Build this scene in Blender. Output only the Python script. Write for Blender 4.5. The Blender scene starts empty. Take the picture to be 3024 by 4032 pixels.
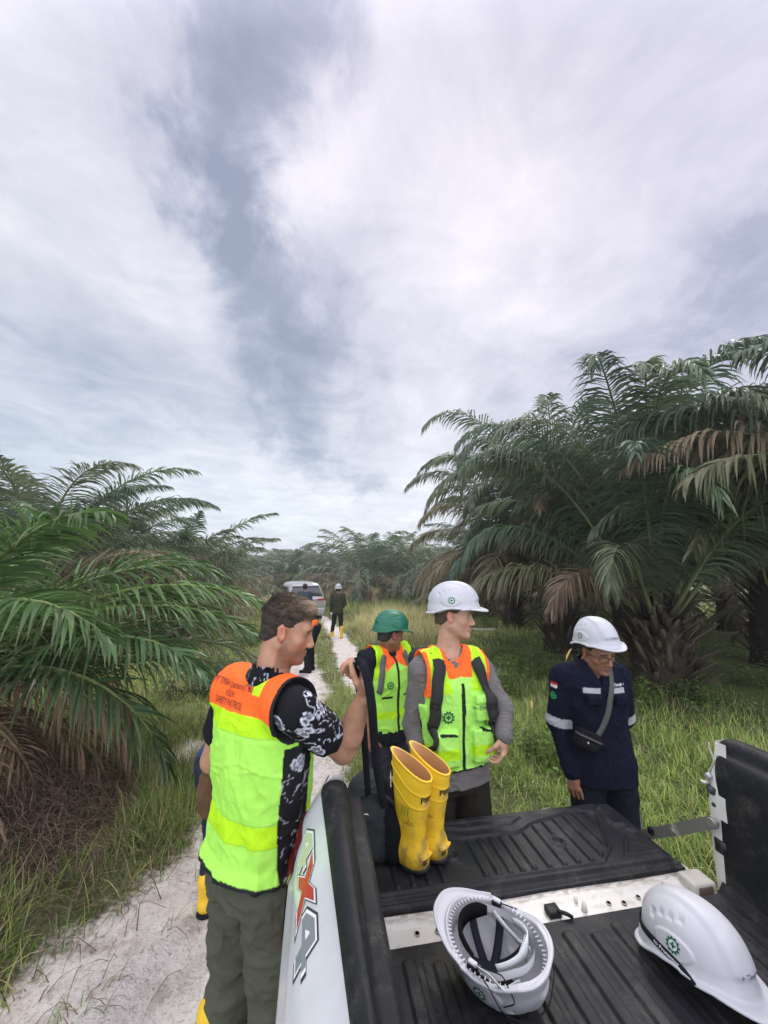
import bpy, math, random
import numpy as np
from mathutils import Vector, Matrix
from mathutils.bvhtree import BVHTree

sc = bpy.context.scene
COL = sc.collection

# ------------------------------------------------------------------ camera
CAM_H, PITCH, FOC = 1.98, math.radians(8.0), 1520.0     # FOC: pixels of the 3024 px wide photo
cam_d = bpy.data.cameras.new('camera')
cam = bpy.data.objects.new('camera', cam_d)
COL.objects.link(cam)
cam.location = (0, 0, CAM_H)
cam.rotation_euler = (math.pi / 2 + PITCH, 0, 0)
cam_d.sensor_fit = 'VERTICAL'
cam_d.sensor_height = 32.0
cam_d.lens = FOC * 32.0 / 4032.0
cam_d.clip_start = 0.02
cam_d.clip_end = 3000
sc.camera = cam

# ------------------------------------------------------------------ world
sc.view_settings.view_transform = 'Standard'
sc.view_settings.look = 'None'
sc.view_settings.exposure = 0.62
sc.view_settings.gamma = 1.0
SUN_EL, SUN_AZ = math.radians(48), math.radians(20)     # azimuth: from +Y towards +X
world = bpy.data.worlds.new('World')
sc.world = world
world.use_nodes = True
wt = world.node_tree
for n in list(wt.nodes):
    wt.nodes.remove(n)


class NT:
    """small helper for writing node trees"""
    def __init__(s, tree): s.t = tree
    def n(s, typ, **kw):
        nd = s.t.nodes.new(typ)
        for k, v in kw.items(): setattr(nd, k, v)
        return nd
    def put(s, sock, v):
        if isinstance(v, bpy.types.NodeSocket): s.t.links.new(v, sock)
        elif v is not None: sock.default_value = v
    def m(s, op, a, b=None, c=None, clamp=False):
        nd = s.n('ShaderNodeMath', operation=op, use_clamp=clamp)
        s.put(nd.inputs[0], a); s.put(nd.inputs[1], b); s.put(nd.inputs[2], c)
        return nd.outputs[0]
    def vm(s, op, a, b=None, c=None, out=0):
        nd = s.n('ShaderNodeVectorMath', operation=op)
        s.put(nd.inputs[0], a); s.put(nd.inputs[1], b)
        if c is not None: s.put(nd.inputs[3 if op == 'SCALE' else 2], c)
        return nd.outputs[out]
    def noise(s, vec, scale, detail=4, rough=.55, dist=0, out=0):
        nd = s.n('ShaderNodeTexNoise')
        s.put(nd.inputs['Vector'], vec)
        nd.inputs['Scale'].default_value = scale; nd.inputs['Detail'].default_value = detail
        nd.inputs['Roughness'].default_value = rough; nd.inputs['Distortion'].default_value = dist
        return nd.outputs[out]
    def ramp(s, fac, stops, interp='LINEAR'):
        nd = s.n('ShaderNodeValToRGB'); cr = nd.color_ramp; cr.interpolation = interp
        while len(cr.elements) < len(stops): cr.elements.new(0.5)
        for e, (p, c) in zip(cr.elements, stops):
            e.position = p; e.color = (*c, 1) if len(c) == 3 else c
        s.put(nd.inputs[0], fac)
        return nd.outputs[0]
    def mix(s, fac, a, b, blend='MIX'):
        nd = s.n('ShaderNodeMix', data_type='RGBA', blend_type=blend)
        s.put(nd.inputs[0], fac)
        s.put(nd.inputs[6], (*a, 1) if isinstance(a, tuple) and len(a) == 3 else a)
        s.put(nd.inputs[7], (*b, 1) if isinstance(b, tuple) and len(b) == 3 else b)
        return nd.outputs[2]
    def maprange(s, v, a, b, c, d):
        nd = s.n('ShaderNodeMapRange')
        s.put(nd.inputs[0], v)
        for i, x in enumerate((a, b, c, d)): nd.inputs[i + 1].default_value = x
        return nd.outputs[0]


def ray(u, v):
    """direction of the view ray through photo pixel (u, v)"""
    x, z = (u - 1512) / FOC, -(v - 2016) / FOC
    return np.array([x, math.cos(PITCH) - z * math.sin(PITCH), math.sin(PITCH) + z * math.cos(PITCH)])


w = NT(wt)
dirv = w.n('ShaderNodeTexCoord').outputs['Generated']
sep = w.n('ShaderNodeSeparateXYZ'); wt.links.new(dirv, sep.inputs[0])
zc = w.m('ADD', w.m('MAXIMUM', sep.outputs[2], 0.0), 0.10)
pl = w.n('ShaderNodeCombineXYZ')
w.put(pl.inputs[0], w.m('DIVIDE', sep.outputs[0], zc)); w.put(pl.inputs[1], w.m('DIVIDE', sep.outputs[1], zc))
plane = pl.outputs[0]
streak = w.n('ShaderNodeMapping'); streak.inputs['Rotation'].default_value = (0, 0, math.radians(-16))
streak.inputs['Scale'].default_value = (1.0, .60, 1); w.put(streak.inputs['Vector'], plane)
n1 = w.noise(streak.outputs[0], 1.3, 6, .50, .35)
n2 = w.noise(plane, 2.6, 9, .62, .7)
warpc = w.noise(dirv, 5.5, 8, .62, .3, out=1)
wd = w.vm('MULTIPLY_ADD', w.vm('SUBTRACT', warpc, (0.5, 0.5, 0.5)), (.34, .34, .34), dirv)
wd = w.vm('NORMALIZE', wd)


def blob(D, sigma, amp):
    """soft patch of cloud around the direction seen at displayed-photo pixel D (1659 px wide)"""
    d = ray(D[0] * 1.8228, D[1] * 1.8228); d = d / np.linalg.norm(d)
    k = 1 / (sigma / 834.0) ** 2
    dot = w.vm('DOT_PRODUCT', wd, tuple(d), out=1)
    e = w.m('EXPONENT', w.m('MULTIPLY', w.m('SUBTRACT', dot, 1.0), k))
    return w.m('MULTIPLY', e, amp)


BLOBS = [((560, 480), 70, -.16), ((600, 760), 70, -.14), ((660, 870), 60, -.16), ((570, -20), 48, -.26), ((520, 110), 48, -.30), ((465, 240), 48, -.32), ((430, 370), 46, -.30), ((480, 470), 52, -.32),
         ((540, 590), 62, -.28), ((620, 680), 60, -.22), ((640, 800), 70, -.20), ((620, 955), 42, -.34), ((690, 985), 36, -.28), ((780, 1030), 26, -.26),
         ((690, 60), 35, -.10), ((1600, 650), 70, -.25), ((1655, 600), 60, -.2), ((820, 700), 90, -.12), ((1130, 760), 120, -.12), ((150, 800), 150, -.12), ((330, 900), 110, -.1),
         ((740, 420), 45, -.06), ((1280, 150), 150, -.06), ((250, 480), 50, -.1), ((800, 880), 90, -.10), ((1450, 700), 120, -.06),
         ((1020, 590), 80, .22), ((660, 300), 55, .20), ((610, 420), 45, .20), ((340, 540), 60, .17), ((590, 560), 30, .12), ((900, 230), 130, .05),
         ((130, 480), 110, .10), ((200, 960), 90, .10), ((900, 960), 110, .18), ((600, 1080), 90, .18), ((400, 1080), 100, .12), ((800, 1110), 90, .14), ((1300, 450), 120, .06), ((250, 120), 160, .05), ((1000, 850), 70, .08)]
tot = w.m('ADD', w.m('MULTIPLY', w.m('SUBTRACT', n1, .5), .58), w.m('MULTIPLY', w.m('SUBTRACT', n2, .5), .68))
n3 = w.noise(w.vm('ADD', plane, w.vm('SCALE', warpc, None, .35)), 6.5, 8, .66, .4)
tot = w.m('ADD', tot, w.m('MULTIPLY', w.m('SUBTRACT', n3, .5), w.maprange(n1, .35, .65, .12, .52)))
tot = w.m('ADD', tot, .61)
for b in BLOBS:
    tot = w.m('ADD', tot, blob(*b))
cloud = w.ramp(tot, [(0.05, (.205, .24, .31)), (0.30, (.295, .325, .40)), (0.50, (.42, .435, .495)), (0.70, (.535, .54, .59)), (0.95, (.66, .655, .69))])
# extra brightness added to the sky overhead and behind, to light the scene
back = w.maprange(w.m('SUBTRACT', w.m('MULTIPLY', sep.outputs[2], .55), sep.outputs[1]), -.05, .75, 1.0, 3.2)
tint = w.ramp(w.maprange(w.m('ADD', sep.outputs[2], w.m('MULTIPLY', sep.outputs[0], .35)), -.1, .8, 0, 1), [(0, (.93, 1.02, 1.03)), (.5, (1, 1, 1.01)), (1, (1.04, .985, 1.035))])
cloud = w.mix(1.0, cloud, tint, 'MULTIPLY')
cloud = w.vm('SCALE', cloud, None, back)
nish = w.n('ShaderNodeTexSky', sky_type='NISHITA')
nish.sun_disc = False
nish.sun_elevation = SUN_EL
nish.sun_rotation = SUN_AZ
b1 = w.n('ShaderNodeBackground'); w.put(b1.inputs[0], nish.outputs[0]); b1.inputs[1].default_value = .10
b2 = w.n('ShaderNodeBackground'); w.put(b2.inputs[0], cloud); b2.inputs[1].default_value = 1.0
mx = w.n('ShaderNodeMixShader'); mx.inputs[0].default_value = .93
wt.links.new(b1.outputs[0], mx.inputs[1]); wt.links.new(b2.outputs[0], mx.inputs[2])
wo = w.n('ShaderNodeOutputWorld'); wt.links.new(mx.outputs[0], wo.inputs[0])

sun_d = bpy.data.lights.new('sun', 'SUN')
sun_d.energy = 1.4; sun_d.angle = math.radians(22); sun_d.color = (1, .96, .90)
sun = bpy.data.objects.new('sun', sun_d); COL.objects.link(sun)
sv = Vector((math.sin(SUN_AZ) * math.cos(SUN_EL), math.cos(SUN_AZ) * math.cos(SUN_EL), math.sin(SUN_EL)))
sun.rotation_euler = sv.to_track_quat('Z', 'Y').to_euler()
sun.location = (0, 0, 30)


# ------------------------------------------------------------------ helpers
def A(*a): return np.array(a, dtype=float)
def unit(v): v = np.asarray(v, float); return v / (np.linalg.norm(v) + 1e-12)
def px(u, v, Y):
    """point on the view ray of photo pixel (u, v) at Y metres"""
    d = ray(u, v); return d * Y / d[1] + A(0, 0, CAM_H)
def lin(r, g, b):
    f = lambda c: (c / 255 / 12.92) if c / 255 <= .04045 else ((c / 255 + .055) / 1.055) ** 2.4
    return (f(r), f(g), f(b))


def hash3(i, j, k, seed):
    h = (i * 374761393 + j * 668265263 + k * 2147483647 + seed * 1274126177) & 0xFFFFFFFF
    h = ((h ^ (h >> 13)) * 1274126177) & 0xFFFFFFFF
    return ((h ^ (h >> 16)) & 0xFFFF) / 65535.0
def vnoise(P, seed=0):
    """value noise in 0..1 at the points P (n,3)"""
    P = np.asarray(P, float); I = np.floor(P).astype(np.int64); f = P - I; f = f * f * (3 - 2 * f)
    r = 0
    for dx in (0, 1):
        for dy in (0, 1):
            for dz in (0, 1):
                wgt = (f[:, 0] if dx else 1 - f[:, 0]) * (f[:, 1] if dy else 1 - f[:, 1]) * (f[:, 2] if dz else 1 - f[:, 2])
                r = r + wgt * hash3(I[:, 0] + dx, I[:, 1] + dy, I[:, 2] + dz, seed)
    return r
def fbm(P, seed=0, octv=3):
    r = 0; a = .5; P = np.asarray(P, float)
    for o in range(octv):
        r = r + a * vnoise(P * 2 ** o, seed + o); a *= .5
    return r / (1 - .5 ** octv)


def mesh_obj(name, Vv, faces, mat, parent=None, col=None, smooth=True, mi=None, loc=None):
    """faces: an (n,3) / (n,4) array, or a list of such arrays"""
    me = bpy.data.meshes.new(name)
    Vv = np.asarray(Vv, np.float32)
    fl = [np.asarray(f, np.int32) for f in (faces if isinstance(faces, list) else [faces]) if len(f)]
    tot = np.concatenate([np.full(len(f), f.shape[1], np.int32) for f in fl])
    idx = np.concatenate([f.ravel() for f in fl])
    me.vertices.add(len(Vv)); me.vertices.foreach_set('co', Vv.ravel())
    me.loops.add(len(idx)); me.loops.foreach_set('vertex_index', idx)
    me.polygons.add(len(tot))
    me.polygons.foreach_set('loop_start', np.concatenate([[0], np.cumsum(tot)[:-1]]).astype(np.int32))
    me.polygons.foreach_set('loop_total', tot)
    if mi is not None: me.polygons.foreach_set('material_index', np.asarray(mi, np.int32))
    me.update(calc_edges=True); me.validate()
    me.polygons.foreach_set('use_smooth', np.full(len(me.polygons), bool(smooth)))
    if col is not None:
        at = me.color_attributes.new('col', 'FLOAT_COLOR', 'POINT')
        c4 = np.ones((len(Vv), 4), np.float32); c4[:, :3] = col
        at.data.foreach_set('color', c4.ravel())
    for m in (mat if isinstance(mat, (list, tuple)) else [mat]): me.materials.append(m)
    o = bpy.data.objects.new(name, me); COL.objects.link(o)
    if parent is not None: o.parent = parent
    if loc is not None: o.location = loc
    return o


class MB:
    """mesh builder: boxes, tubes, lofts, grids joined into one mesh"""
    def __init__(s): s.V = []; s.F4 = []; s.F3 = []; s.C = []; s.n = 0; s.c = (1, 1, 1)
    def add(s, Vv, F4=None, F3=None, col=None):
        Vv = np.asarray(Vv, float).reshape(-1, 3)
        if F4 is not None and len(F4): s.F4.append(np.asarray(F4) + s.n)
        if F3 is not None and len(F3): s.F3.append(np.asarray(F3) + s.n)
        c = np.empty((len(Vv), 3)); c[:] = col if col is not None else s.c
        s.V.append(Vv); s.C.append(c); s.n += len(Vv)
    def loft(s, rings, closed=True, cap=True, col=None):
        """rings: (m, k, 3)"""
        R = np.asarray(rings, float); m, k = R.shape[:2]
        i = np.arange(m - 1)[:, None]; j = np.arange(k if closed else k - 1)[None, :]; j2 = (j + 1) % k
        F = np.stack([i * k + j, i * k + j2, (i + 1) * k + j2, (i + 1) * k + j], -1).reshape(-1, 4)
        Vv = R.reshape(-1, 3); F3 = []
        if cap and closed:
            Vv = np.concatenate([Vv, [R[0].mean(0)], [R[-1].mean(0)]])
            for q in range(k):
                F3.append((m * k, (q + 1) % k, q)); F3.append((m * k + 1, (m - 1) * k + q, (m - 1) * k + (q + 1) % k))
        s.add(Vv, F, F3, col)
    def tube(s, pts, r, k=8, col=None, flat=1.0, up=None):
        P = np.asarray(pts, float); n = len(P)
        r = np.full(n, r) if np.isscalar(r) else np.asarray(r, float)
        T = np.gradient(P, axis=0); T /= np.linalg.norm(T, axis=1)[:, None] + 1e-12
        u = A(0, 0, 1) if up is None else np.asarray(up, float)
        if up is None and abs(T[0] @ u) > .9: u = A(1, 0, 0)
        rings = []
        x = None
        for i in range(n):
            x = np.cross(T[i], u) if x is None or up is not None else x - T[i] * (x @ T[i])
            x = unit(x); y = np.cross(T[i], x)
            a = np.arange(k) * 2 * math.pi / k + (math.pi / 4 if k == 4 else 0)
            rings.append(P[i] + r[i] * (np.cos(a)[:, None] * x + flat * np.sin(a)[:, None] * y))
        s.loft(rings, col=col)
    def box(s, lo, hi, col=None, M=None, bev=0.0):
        lo = np.asarray(lo, float); hi = np.asarray(hi, float)
        if bev <= 0:
            Vv = np.array([[(lo, hi)[a][0], (lo, hi)[b][1], (lo, hi)[c][2]] for a in (0, 1) for b in (0, 1) for c in (0, 1)])
            F = [(0, 1, 3, 2), (4, 6, 7, 5), (0, 4, 5, 1), (2, 3, 7, 6), (0, 2, 6, 4), (1, 5, 7, 3)]
        else:
            b = min(bev, (hi - lo).min() * .49); rings = []
            for z, ins in ((lo[2], b), (lo[2] + b * .3, b * .3), (lo[2] + b, 0), (hi[2] - b, 0), (hi[2] - b * .3, b * .3), (hi[2], b)):
                x0, x1, y0, y1 = lo[0] + ins, hi[0] - ins, lo[1] + ins, hi[1] - ins
                cc = b * .7; ring = []
                for (cx, cy, sx, sy) in ((x1, y1, 1, 1), (x0, y1, -1, 1), (x0, y0, -1, -1), (x1, y0, 1, -1)):
                    pts = [(cx, cy - sy * cc), (cx - sx * cc * .3, cy - sy * cc * .3), (cx - sx * cc, cy)]
                    if sx * sy < 0: pts = pts[::-1]
                    ring += pts
                rings.append([(p[0], p[1], z) for p in ring])
            s0 = len(s.V); s.loft(rings, col=col)
            if M is not None: s.V[s0] = s.V[s0] @ np.asarray(M)[:3, :3].T + np.asarray(M)[:3, 3]
            return
        if M is not None: Vv = Vv @ np.asarray(M)[:3, :3].T + np.asarray(M)[:3, 3]
        s.add(Vv, F, col=col)
    def grid(s, G, col=None):
        G = np.asarray(G, float); m, k = G.shape[:2]
        i = np.arange(m - 1)[:, None]; j = np.arange(k - 1)[None, :]
        F = np.stack([i * k + j, i * k + j + 1, (i + 1) * k + j + 1, (i + 1) * k + j], -1).reshape(-1, 4)
        s.add(G.reshape(-1, 3), F, col=col)
    def build(s, name, mat, parent=None, smooth=True, sharp=None):
        o = mesh_obj(name, np.concatenate(s.V), [np.concatenate(f) for f in (s.F4, s.F3) if f], mat, parent, np.concatenate(s.C), smooth)
        if sharp: o.data.set_sharp_from_angle(angle=math.radians(sharp))
        return o


def thing(name, label, cat, loc=(0, 0, 0), rz=0, group=None):
    o = bpy.data.objects.new(name, None); COL.objects.link(o)
    o.empty_display_size = .1
    o.location = loc; o.rotation_euler = (0, 0, rz); o['label'] = label; o['category'] = cat
    if group: o['group'] = group
    return o
def tag(o, label, cat, group=None):
    o['label'] = label; o['category'] = cat
    if group: o['group'] = group
    return o


# ------------------------------------------------------------------ materials
MATS = {}
def mat(name, base=None, rough=.6, metal=0, bump=None, spec=.5, coat=0, var=0, alpha=None, trans=0, sub=0, sheen=0, coord='Object', attr=True, emis=None, tl=0):
    if name in MATS: return MATS[name]
    m = bpy.data.materials.new(name); m.use_nodes = True
    t = NT(m.node_tree); bs = m.node_tree.nodes['Principled BSDF']
    tc = t.n('ShaderNodeTexCoord').outputs[coord]
    if attr:
        c = t.n('ShaderNodeVertexColor', layer_name='col').outputs[0]
        if base is not None: c = t.mix(1.0, c, base, 'MULTIPLY')
    else:
        rgb = t.n('ShaderNodeRGB'); rgb.outputs[0].default_value = (*base, 1); c = rgb.outputs[0]
    if var:
        f = t.noise(tc, var[0], 5, .6)
        c = t.mix(1.0, c, t.ramp(f, [(.25, (1 - var[1],) * 3), (.75, (1 + var[1] * .6,) * 3)]), 'MULTIPLY')
    t.put(bs.inputs['Base Color'], c)
    bs.inputs['Roughness'].default_value = rough
    bs.inputs['Metallic'].default_value = metal
    bs.inputs['Specular IOR Level'].default_value = spec
    bs.inputs['Coat Weight'].default_value = coat
    bs.inputs['Transmission Weight'].default_value = trans
    if sub: bs.inputs['Subsurface Weight'].default_value = sub; bs.inputs['Subsurface Radius'].default_value = (.012, .005, .003); bs.inputs['Subsurface Scale'].default_value = 1
    if sheen: bs.inputs['Sheen Weight'].default_value = sheen
    if emis: bs.inputs['Emission Color'].default_value = (*emis[0], 1); bs.inputs['Emission Strength'].default_value = emis[1]
    if alpha is not None: bs.inputs['Alpha'].default_value = alpha
    if bump:
        nrm = None
        for (scl, st, ds) in (bump if isinstance(bump, list) else [bump]):
            b = t.n('ShaderNodeBump'); b.inputs['Strength'].default_value = st; b.inputs['Distance'].default_value = ds
            t.put(b.inputs['Height'], t.noise(tc, scl, 4, .6))
            if nrm: t.put(b.inputs['Normal'], nrm)
            nrm = b.outputs[0]
        t.put(bs.inputs['Normal'], nrm)
    if tl:
        tr = t.n('ShaderNodeBsdfTranslucent'); t.put(tr.inputs[0], c)
        ms = t.n('ShaderNodeMixShader'); ms.inputs[0].default_value = tl
        out = [n for n in m.node_tree.nodes if n.type == 'OUTPUT_MATERIAL'][0]
        m.node_tree.links.new(bs.outputs[0], ms.inputs[1]); m.node_tree.links.new(tr.outputs[0], ms.inputs[2]); m.node_tree.links.new(ms.outputs[0], out.inputs[0])
    MATS[name] = m
    return m
# ------------------------------------------------------------------ ground
def gz(x, y):
    x = np.asarray(x, float); y = np.asarray(y, float)
    t = np.clip((y - 3.5) / 18.0, 0, 1)
    z = -.62 * t * t * (3 - 2 * t)
    P = np.stack([x * .35, y * .35, x * 0], -1).reshape(-1, 3)
    n = (vnoise(P, 5) - .5).reshape(x.shape) * .10
    # a slight hollow in each wheel rut and a crown between them
    z = z - .05 * np.exp(-((x - rutx(y, 0)) / .32) ** 2) - .05 * np.exp(-((x - rutx(y, 1)) / .30) ** 2)
    bank = np.clip((-(x - rutx(y, 0)) - .7) / 1.5, 0, 1) * .18 * np.clip((8 - y) / 4, 0, 1)
    return z + n * np.clip(np.abs(x - (-.35)) - .8, 0, 1) + bank
RUT_L = ([0, 2.2, 3.2, 4.2, 5.4, 6.5, 8.3, 10.5, 13.5, 18, 24, 34, 60], [-1.05, -.98, -.95, -1.02, -1.15, -1.35, -1.78, -2.25, -2.85, -3.9, -5.8, -9.5, -20])
RUT_R = ([0, 2.2, 3.2, 4.2, 5.4, 6.5, 8.3, 10.5, 13.5, 18, 24, 34, 60], [.4, .42, .40, .34, .20, -.10, -.55, -.98, -1.52, -2.5, -4.4, -8.0, -18.4])
def rutx(y, k): return np.interp(y, *(RUT_L, RUT_R)[k])
def sandmask(x, y):
    """1 on bare sand, 0 in vegetation"""
    P = np.stack([x * 1.3, y * 1.0, x * 0 + 3.3], -1).reshape(-1, 3)
    n = (fbm(P, 11, 4) - .5).reshape(np.shape(x))
    wl = np.interp(y, [0, 3, 5.5, 9, 14, 22, 40], [.72, .62, .52, .42, .34, .30, .2])
    wr = np.interp(y, [0, 3, 5.5, 9, 14, 22, 40], [.30, .30, .36, .38, .36, .28, .2])
    l = 1 - np.abs(x - rutx(y, 0)) / wl; r = 1 - np.abs(x - rutx(y, 1)) / wr
    near = 1.0 - np.hypot((x + .95) / 1.0, (y - 1.6) / 1.5)
    m = np.maximum(np.maximum(l, r), near)
    patch = (vnoise(np.stack([x * .55, y * .45, x * 0 + 9], -1).reshape(-1, 3), 31).reshape(np.shape(x)) - .80) * 2.2
    patch = np.where((y > 3) & (y < 16) & (x > -4.5) & (x < 4.5), patch, -1)
    return np.maximum(m, patch) + n * 1.1


gy = np.concatenate([np.linspace(-12, .9, 40), np.arange(.95, 6, .035), np.geomspace(6, 40, 190)[1:], np.geomspace(40, 1500, 40)[1:]])
gxh = np.concatenate([np.arange(0, 3.2, .04), np.geomspace(3.2, 30, 90)[1:], np.geomspace(30, 1500, 24)[1:]])
gx = np.concatenate([-gxh[::-1][:-1], gxh]) - .6
GX, GY = np.meshgrid(gx, gy)
GM = sandmask(GX, GY)
GZ = gz(GX, GY)
fine = (fbm(np.stack([GX * 6, GY * 6, GX * 0], -1).reshape(-1, 3), 2, 3).reshape(GX.shape) - .5)
GZ = GZ + fine * .035 * np.clip((30 - GY) / 20, 0, 1)
b = MB(); b.grid(np.stack([GX, GY, GZ], -1), col=np.repeat(np.clip(GM.reshape(-1, 1) * .5 + .5, 0, 1), 3, 1))
gm = bpy.data.materials.new('sandy_soil'); gm.use_nodes = True
t = NT(gm.node_tree); bs = gm.node_tree.nodes['Principled BSDF']
tc = t.n('ShaderNodeTexCoord').outputs['Object']
msk = t.n('ShaderNodeVertexColor', layer_name='col').outputs[0]
ms = t.n('ShaderNodeSeparateColor'); t.put(ms.inputs[0], msk)
na = t.noise(tc, 3.2, 8, .68); nb = t.noise(tc, 26, 6, .65); ncn = t.noise(tc, .6, 4, .6)
f = t.m('ADD', ms.outputs[0], t.m('MULTIPLY', t.m('SUBTRACT', na, .5), .55))
f = t.m('ADD', f, t.m('MULTIPLY', t.m('SUBTRACT', nb, .5), .35))
fs = t.maprange(f, .50, .62, 0, 1)
sand = t.ramp(t.noise(tc, 7, 8, .7), [(.28, (.38, .335, .285)), (.5, (.60, .55, .50)), (.8, (.72, .685, .64))])
sand = t.mix(t.maprange(t.noise(tc, 60, 3, .6), .56, .70, 0, .6), sand, (.20, .17, .14))
sand = t.mix(t.maprange(t.noise(tc, 17, 6, .7, 1.2), .55, .68, 0, .55), sand, (.24, .20, .15))
soil = t.ramp(t.m('ADD', t.m('MULTIPLY', na, .5), t.m('MULTIPLY', nb, .5)), [(.3, (.035, .030, .020)), (.5, (.085, .075, .045)), (.62, (.16, .14, .09)), (.75, (.27, .24, .18))])
green = t.ramp(nb, [(.3, (.085, .12, .03)), (.7, (.22, .27, .085))])
veg = t.mix(t.maprange(ncn, .40, .62, .2, .85), soil, green)
t.put(bs.inputs['Base Color'], t.mix(fs, veg, sand))
bs.inputs['Roughness'].default_value = .95
bs.inputs['Specular IOR Level'].default_value = .15
bp = t.n('ShaderNodeBump'); bp.inputs['Strength'].default_value = .9; bp.inputs['Distance'].default_value = .03
t.put(bp.inputs['Height'], t.m('ADD', t.noise(tc, 14, 8, .7), t.m('MULTIPLY', t.noise(tc, 90, 4, .6), .35)))
bp2 = t.n('ShaderNodeBump'); bp2.inputs['Strength'].default_value = .6; bp2.inputs['Distance'].default_value = .12
t.put(bp2.inputs['Height'], t.noise(tc, 3.0, 5, .6)); t.put(bp2.inputs['Normal'], bp.outputs[0])
t.put(bs.inputs['Normal'], bp2.outputs[0])
ground = b.build('ground', gm); ground['kind'] = 'structure'

# ------------------------------------------------------------------ grass
leafm = mat('grass_blade', rough=.5, spec=.35, tl=.35)
def blades(pos, L, W, az, lean, cola, colb, seg=3, rs=None):
    """curved tapering blades; all arguments arrays of n"""
    n = len(pos); s = np.linspace(0, 1, seg + 1)
    d = np.stack([np.cos(az), np.sin(az), az * 0], -1)
    side = np.stack([-np.sin(az), np.cos(az), az * 0], -1)
    ang = lean[:, None] * s[None, :] ** 1.0 * 1.6 + lean[:, None] * .35
    ds = L[:, None] / seg
    hx = np.cumsum(np.concatenate([np.zeros((n, 1)), np.sin(ang[:, 1:]) * ds], 1), 1)
    hz = np.cumsum(np.concatenate([np.zeros((n, 1)), np.cos(ang[:, 1:]) * ds], 1), 1)
    C = pos[:, None, :] + d[:, None, :] * hx[..., None]; C[..., 2] += hz
    wd_ = W[:, None] * (1 - s[None, :] ** 1.6) * .5
    Lf = C - side[:, None, :] * wd_[..., None]; Rt = C + side[:, None, :] * wd_[..., None]
    Vv = np.concatenate([Lf[:, :-1], Rt[:, :-1], C[:, -1:]], 1)       # n, 2seg+1
    k = 2 * seg + 1; base = (np.arange(n) * k)[:, None]
    F4 = np.concatenate([base + np.array([i, seg + i, seg + i + 1, i + 1])[None, :] for i in range(seg - 1)], 0)
    F3 = base + np.array([seg - 1, 2 * seg - 1, 2 * seg])[None, :]
    tt = np.concatenate([s[:-1], s[:-1], [1]])
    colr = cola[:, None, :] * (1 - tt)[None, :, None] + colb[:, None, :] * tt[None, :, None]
    return Vv.reshape(-1, 3), F4, F3, colr.reshape(-1, 3)
class Leaves:
    def __init__(s): s.b = MB()
    def put(s, pos, L, W, az, lean, ca, cb, seg=3):
        Vv, F4, F3, c = blades(pos, L, W, az, lean, ca, cb, seg); s.b.add(Vv, F4, F3, c)
rg = np.random.default_rng(7)
def scatter(n, x0, x1, y0, y1, dens, clump=0, power=1.0):
    """points thinned by dens(x,y) in 0..1"""
    x = rg.uniform(x0, x1, n); y = y0 + (y1 - y0) * rg.uniform(0, 1, n) ** power
    if clump:
        m = max(1, n // clump); ci = rg.integers(0, m, n)
        x = x[ci] + rg.normal(0, .045, n); y = y[ci] + rg.normal(0, .045, n)
    k = rg.uniform(0, 1, n) < dens(x, y)
    return x[k], y[k]
TRUCK_YAW = .1731
TRUCK_O = A(math.cos(TRUCK_YAW) * .0566 - math.sin(TRUCK_YAW) * 1.331, math.sin(TRUCK_YAW) * .0566 + math.cos(TRUCK_YAW) * 1.331, .794)
def truck_local(x, y):
    dx, dy = x - TRUCK_O[0], y - TRUCK_O[1]; c, s_ = math.cos(TRUCK_YAW), math.sin(TRUCK_YAW)
    return dx * c + dy * s_, -dx * s_ + dy * c
def veg_dens(x, y):
    m = sandmask(x, y)
    d = np.clip(.55 - m * 2.2, 0.0, 1) * np.clip(2.6 * vnoise(np.stack([x * 1.1, y * 1.1, x * 0 + 2], -1), 14) - .35, .12, 1)
    tx, ty = truck_local(x, y)
    d = d * np.where(((x + 2.95) / 1.05) ** 2 + ((y - 3.15) / .8) ** 2 < 1, .06, 1) * np.where((x > 2.6) & (y > 4.6) & (y < 12), .16 + .5 * (vnoise(np.stack([x * .9, y * .9, x * 0], -1), 66) > .6), 1)
    d = np.where((tx > -.25) & (tx < 1.7) & (ty < .7), 0, d)
    return d
def gcol(n, kind):
    pal = {'fresh': [(.21, .27, .055), (.28, .33, .08), (.15, .22, .045), (.33, .36, .12)], 'dry': [(.46, .37, .20), (.36, .29, .16), (.28, .24, .11)],
           'dark': [(.07, .115, .03), (.10, .155, .042), (.13, .17, .05)]}[kind]
    c = np.array(pal)[rg.integers(0, len(pal), n)] * rg.uniform(.85, 1.5, (n, 1)) * A(1.0, 1.06, 1.0); return c
def grass_zone(LV, n, x0, x1, y0, y1, L0, L1, W, kind_p, clump=10, seg=3, dens=veg_dens, power=1.0, hz=0):
    x, y = scatter(n, x0, x1, y0, y1, dens, clump, power); m = len(x)
    pos = np.stack([x, y, gz(x, y) - .02 + hz], -1)
    L = rg.uniform(L0, L1, m) * (.5 + .9 * vnoise(np.stack([x * .8, y * .8, x * 0], -1), 3))
    kinds = rg.choice(3, m, p=kind_p); c = np.zeros((m, 3))
    for i, k in enumerate(('fresh', 'dry', 'dark')):
        q = kinds == i; c[q] = gcol(q.sum(), k)
    tone = .72 + .6 * vnoise(np.stack([x * .6, y * .5, x * 0 + 4], -1), 8); c *= tone[:, None]
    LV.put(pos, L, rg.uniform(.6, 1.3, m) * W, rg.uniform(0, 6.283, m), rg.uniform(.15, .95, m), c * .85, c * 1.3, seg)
LV = Leaves()
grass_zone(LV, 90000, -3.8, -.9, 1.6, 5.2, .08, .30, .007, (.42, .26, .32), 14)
grass_zone(LV, 60000, .6, 5.5, 2.2, 5.6, .08, .28, .009, (.66, .12, .22), 12)
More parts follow.
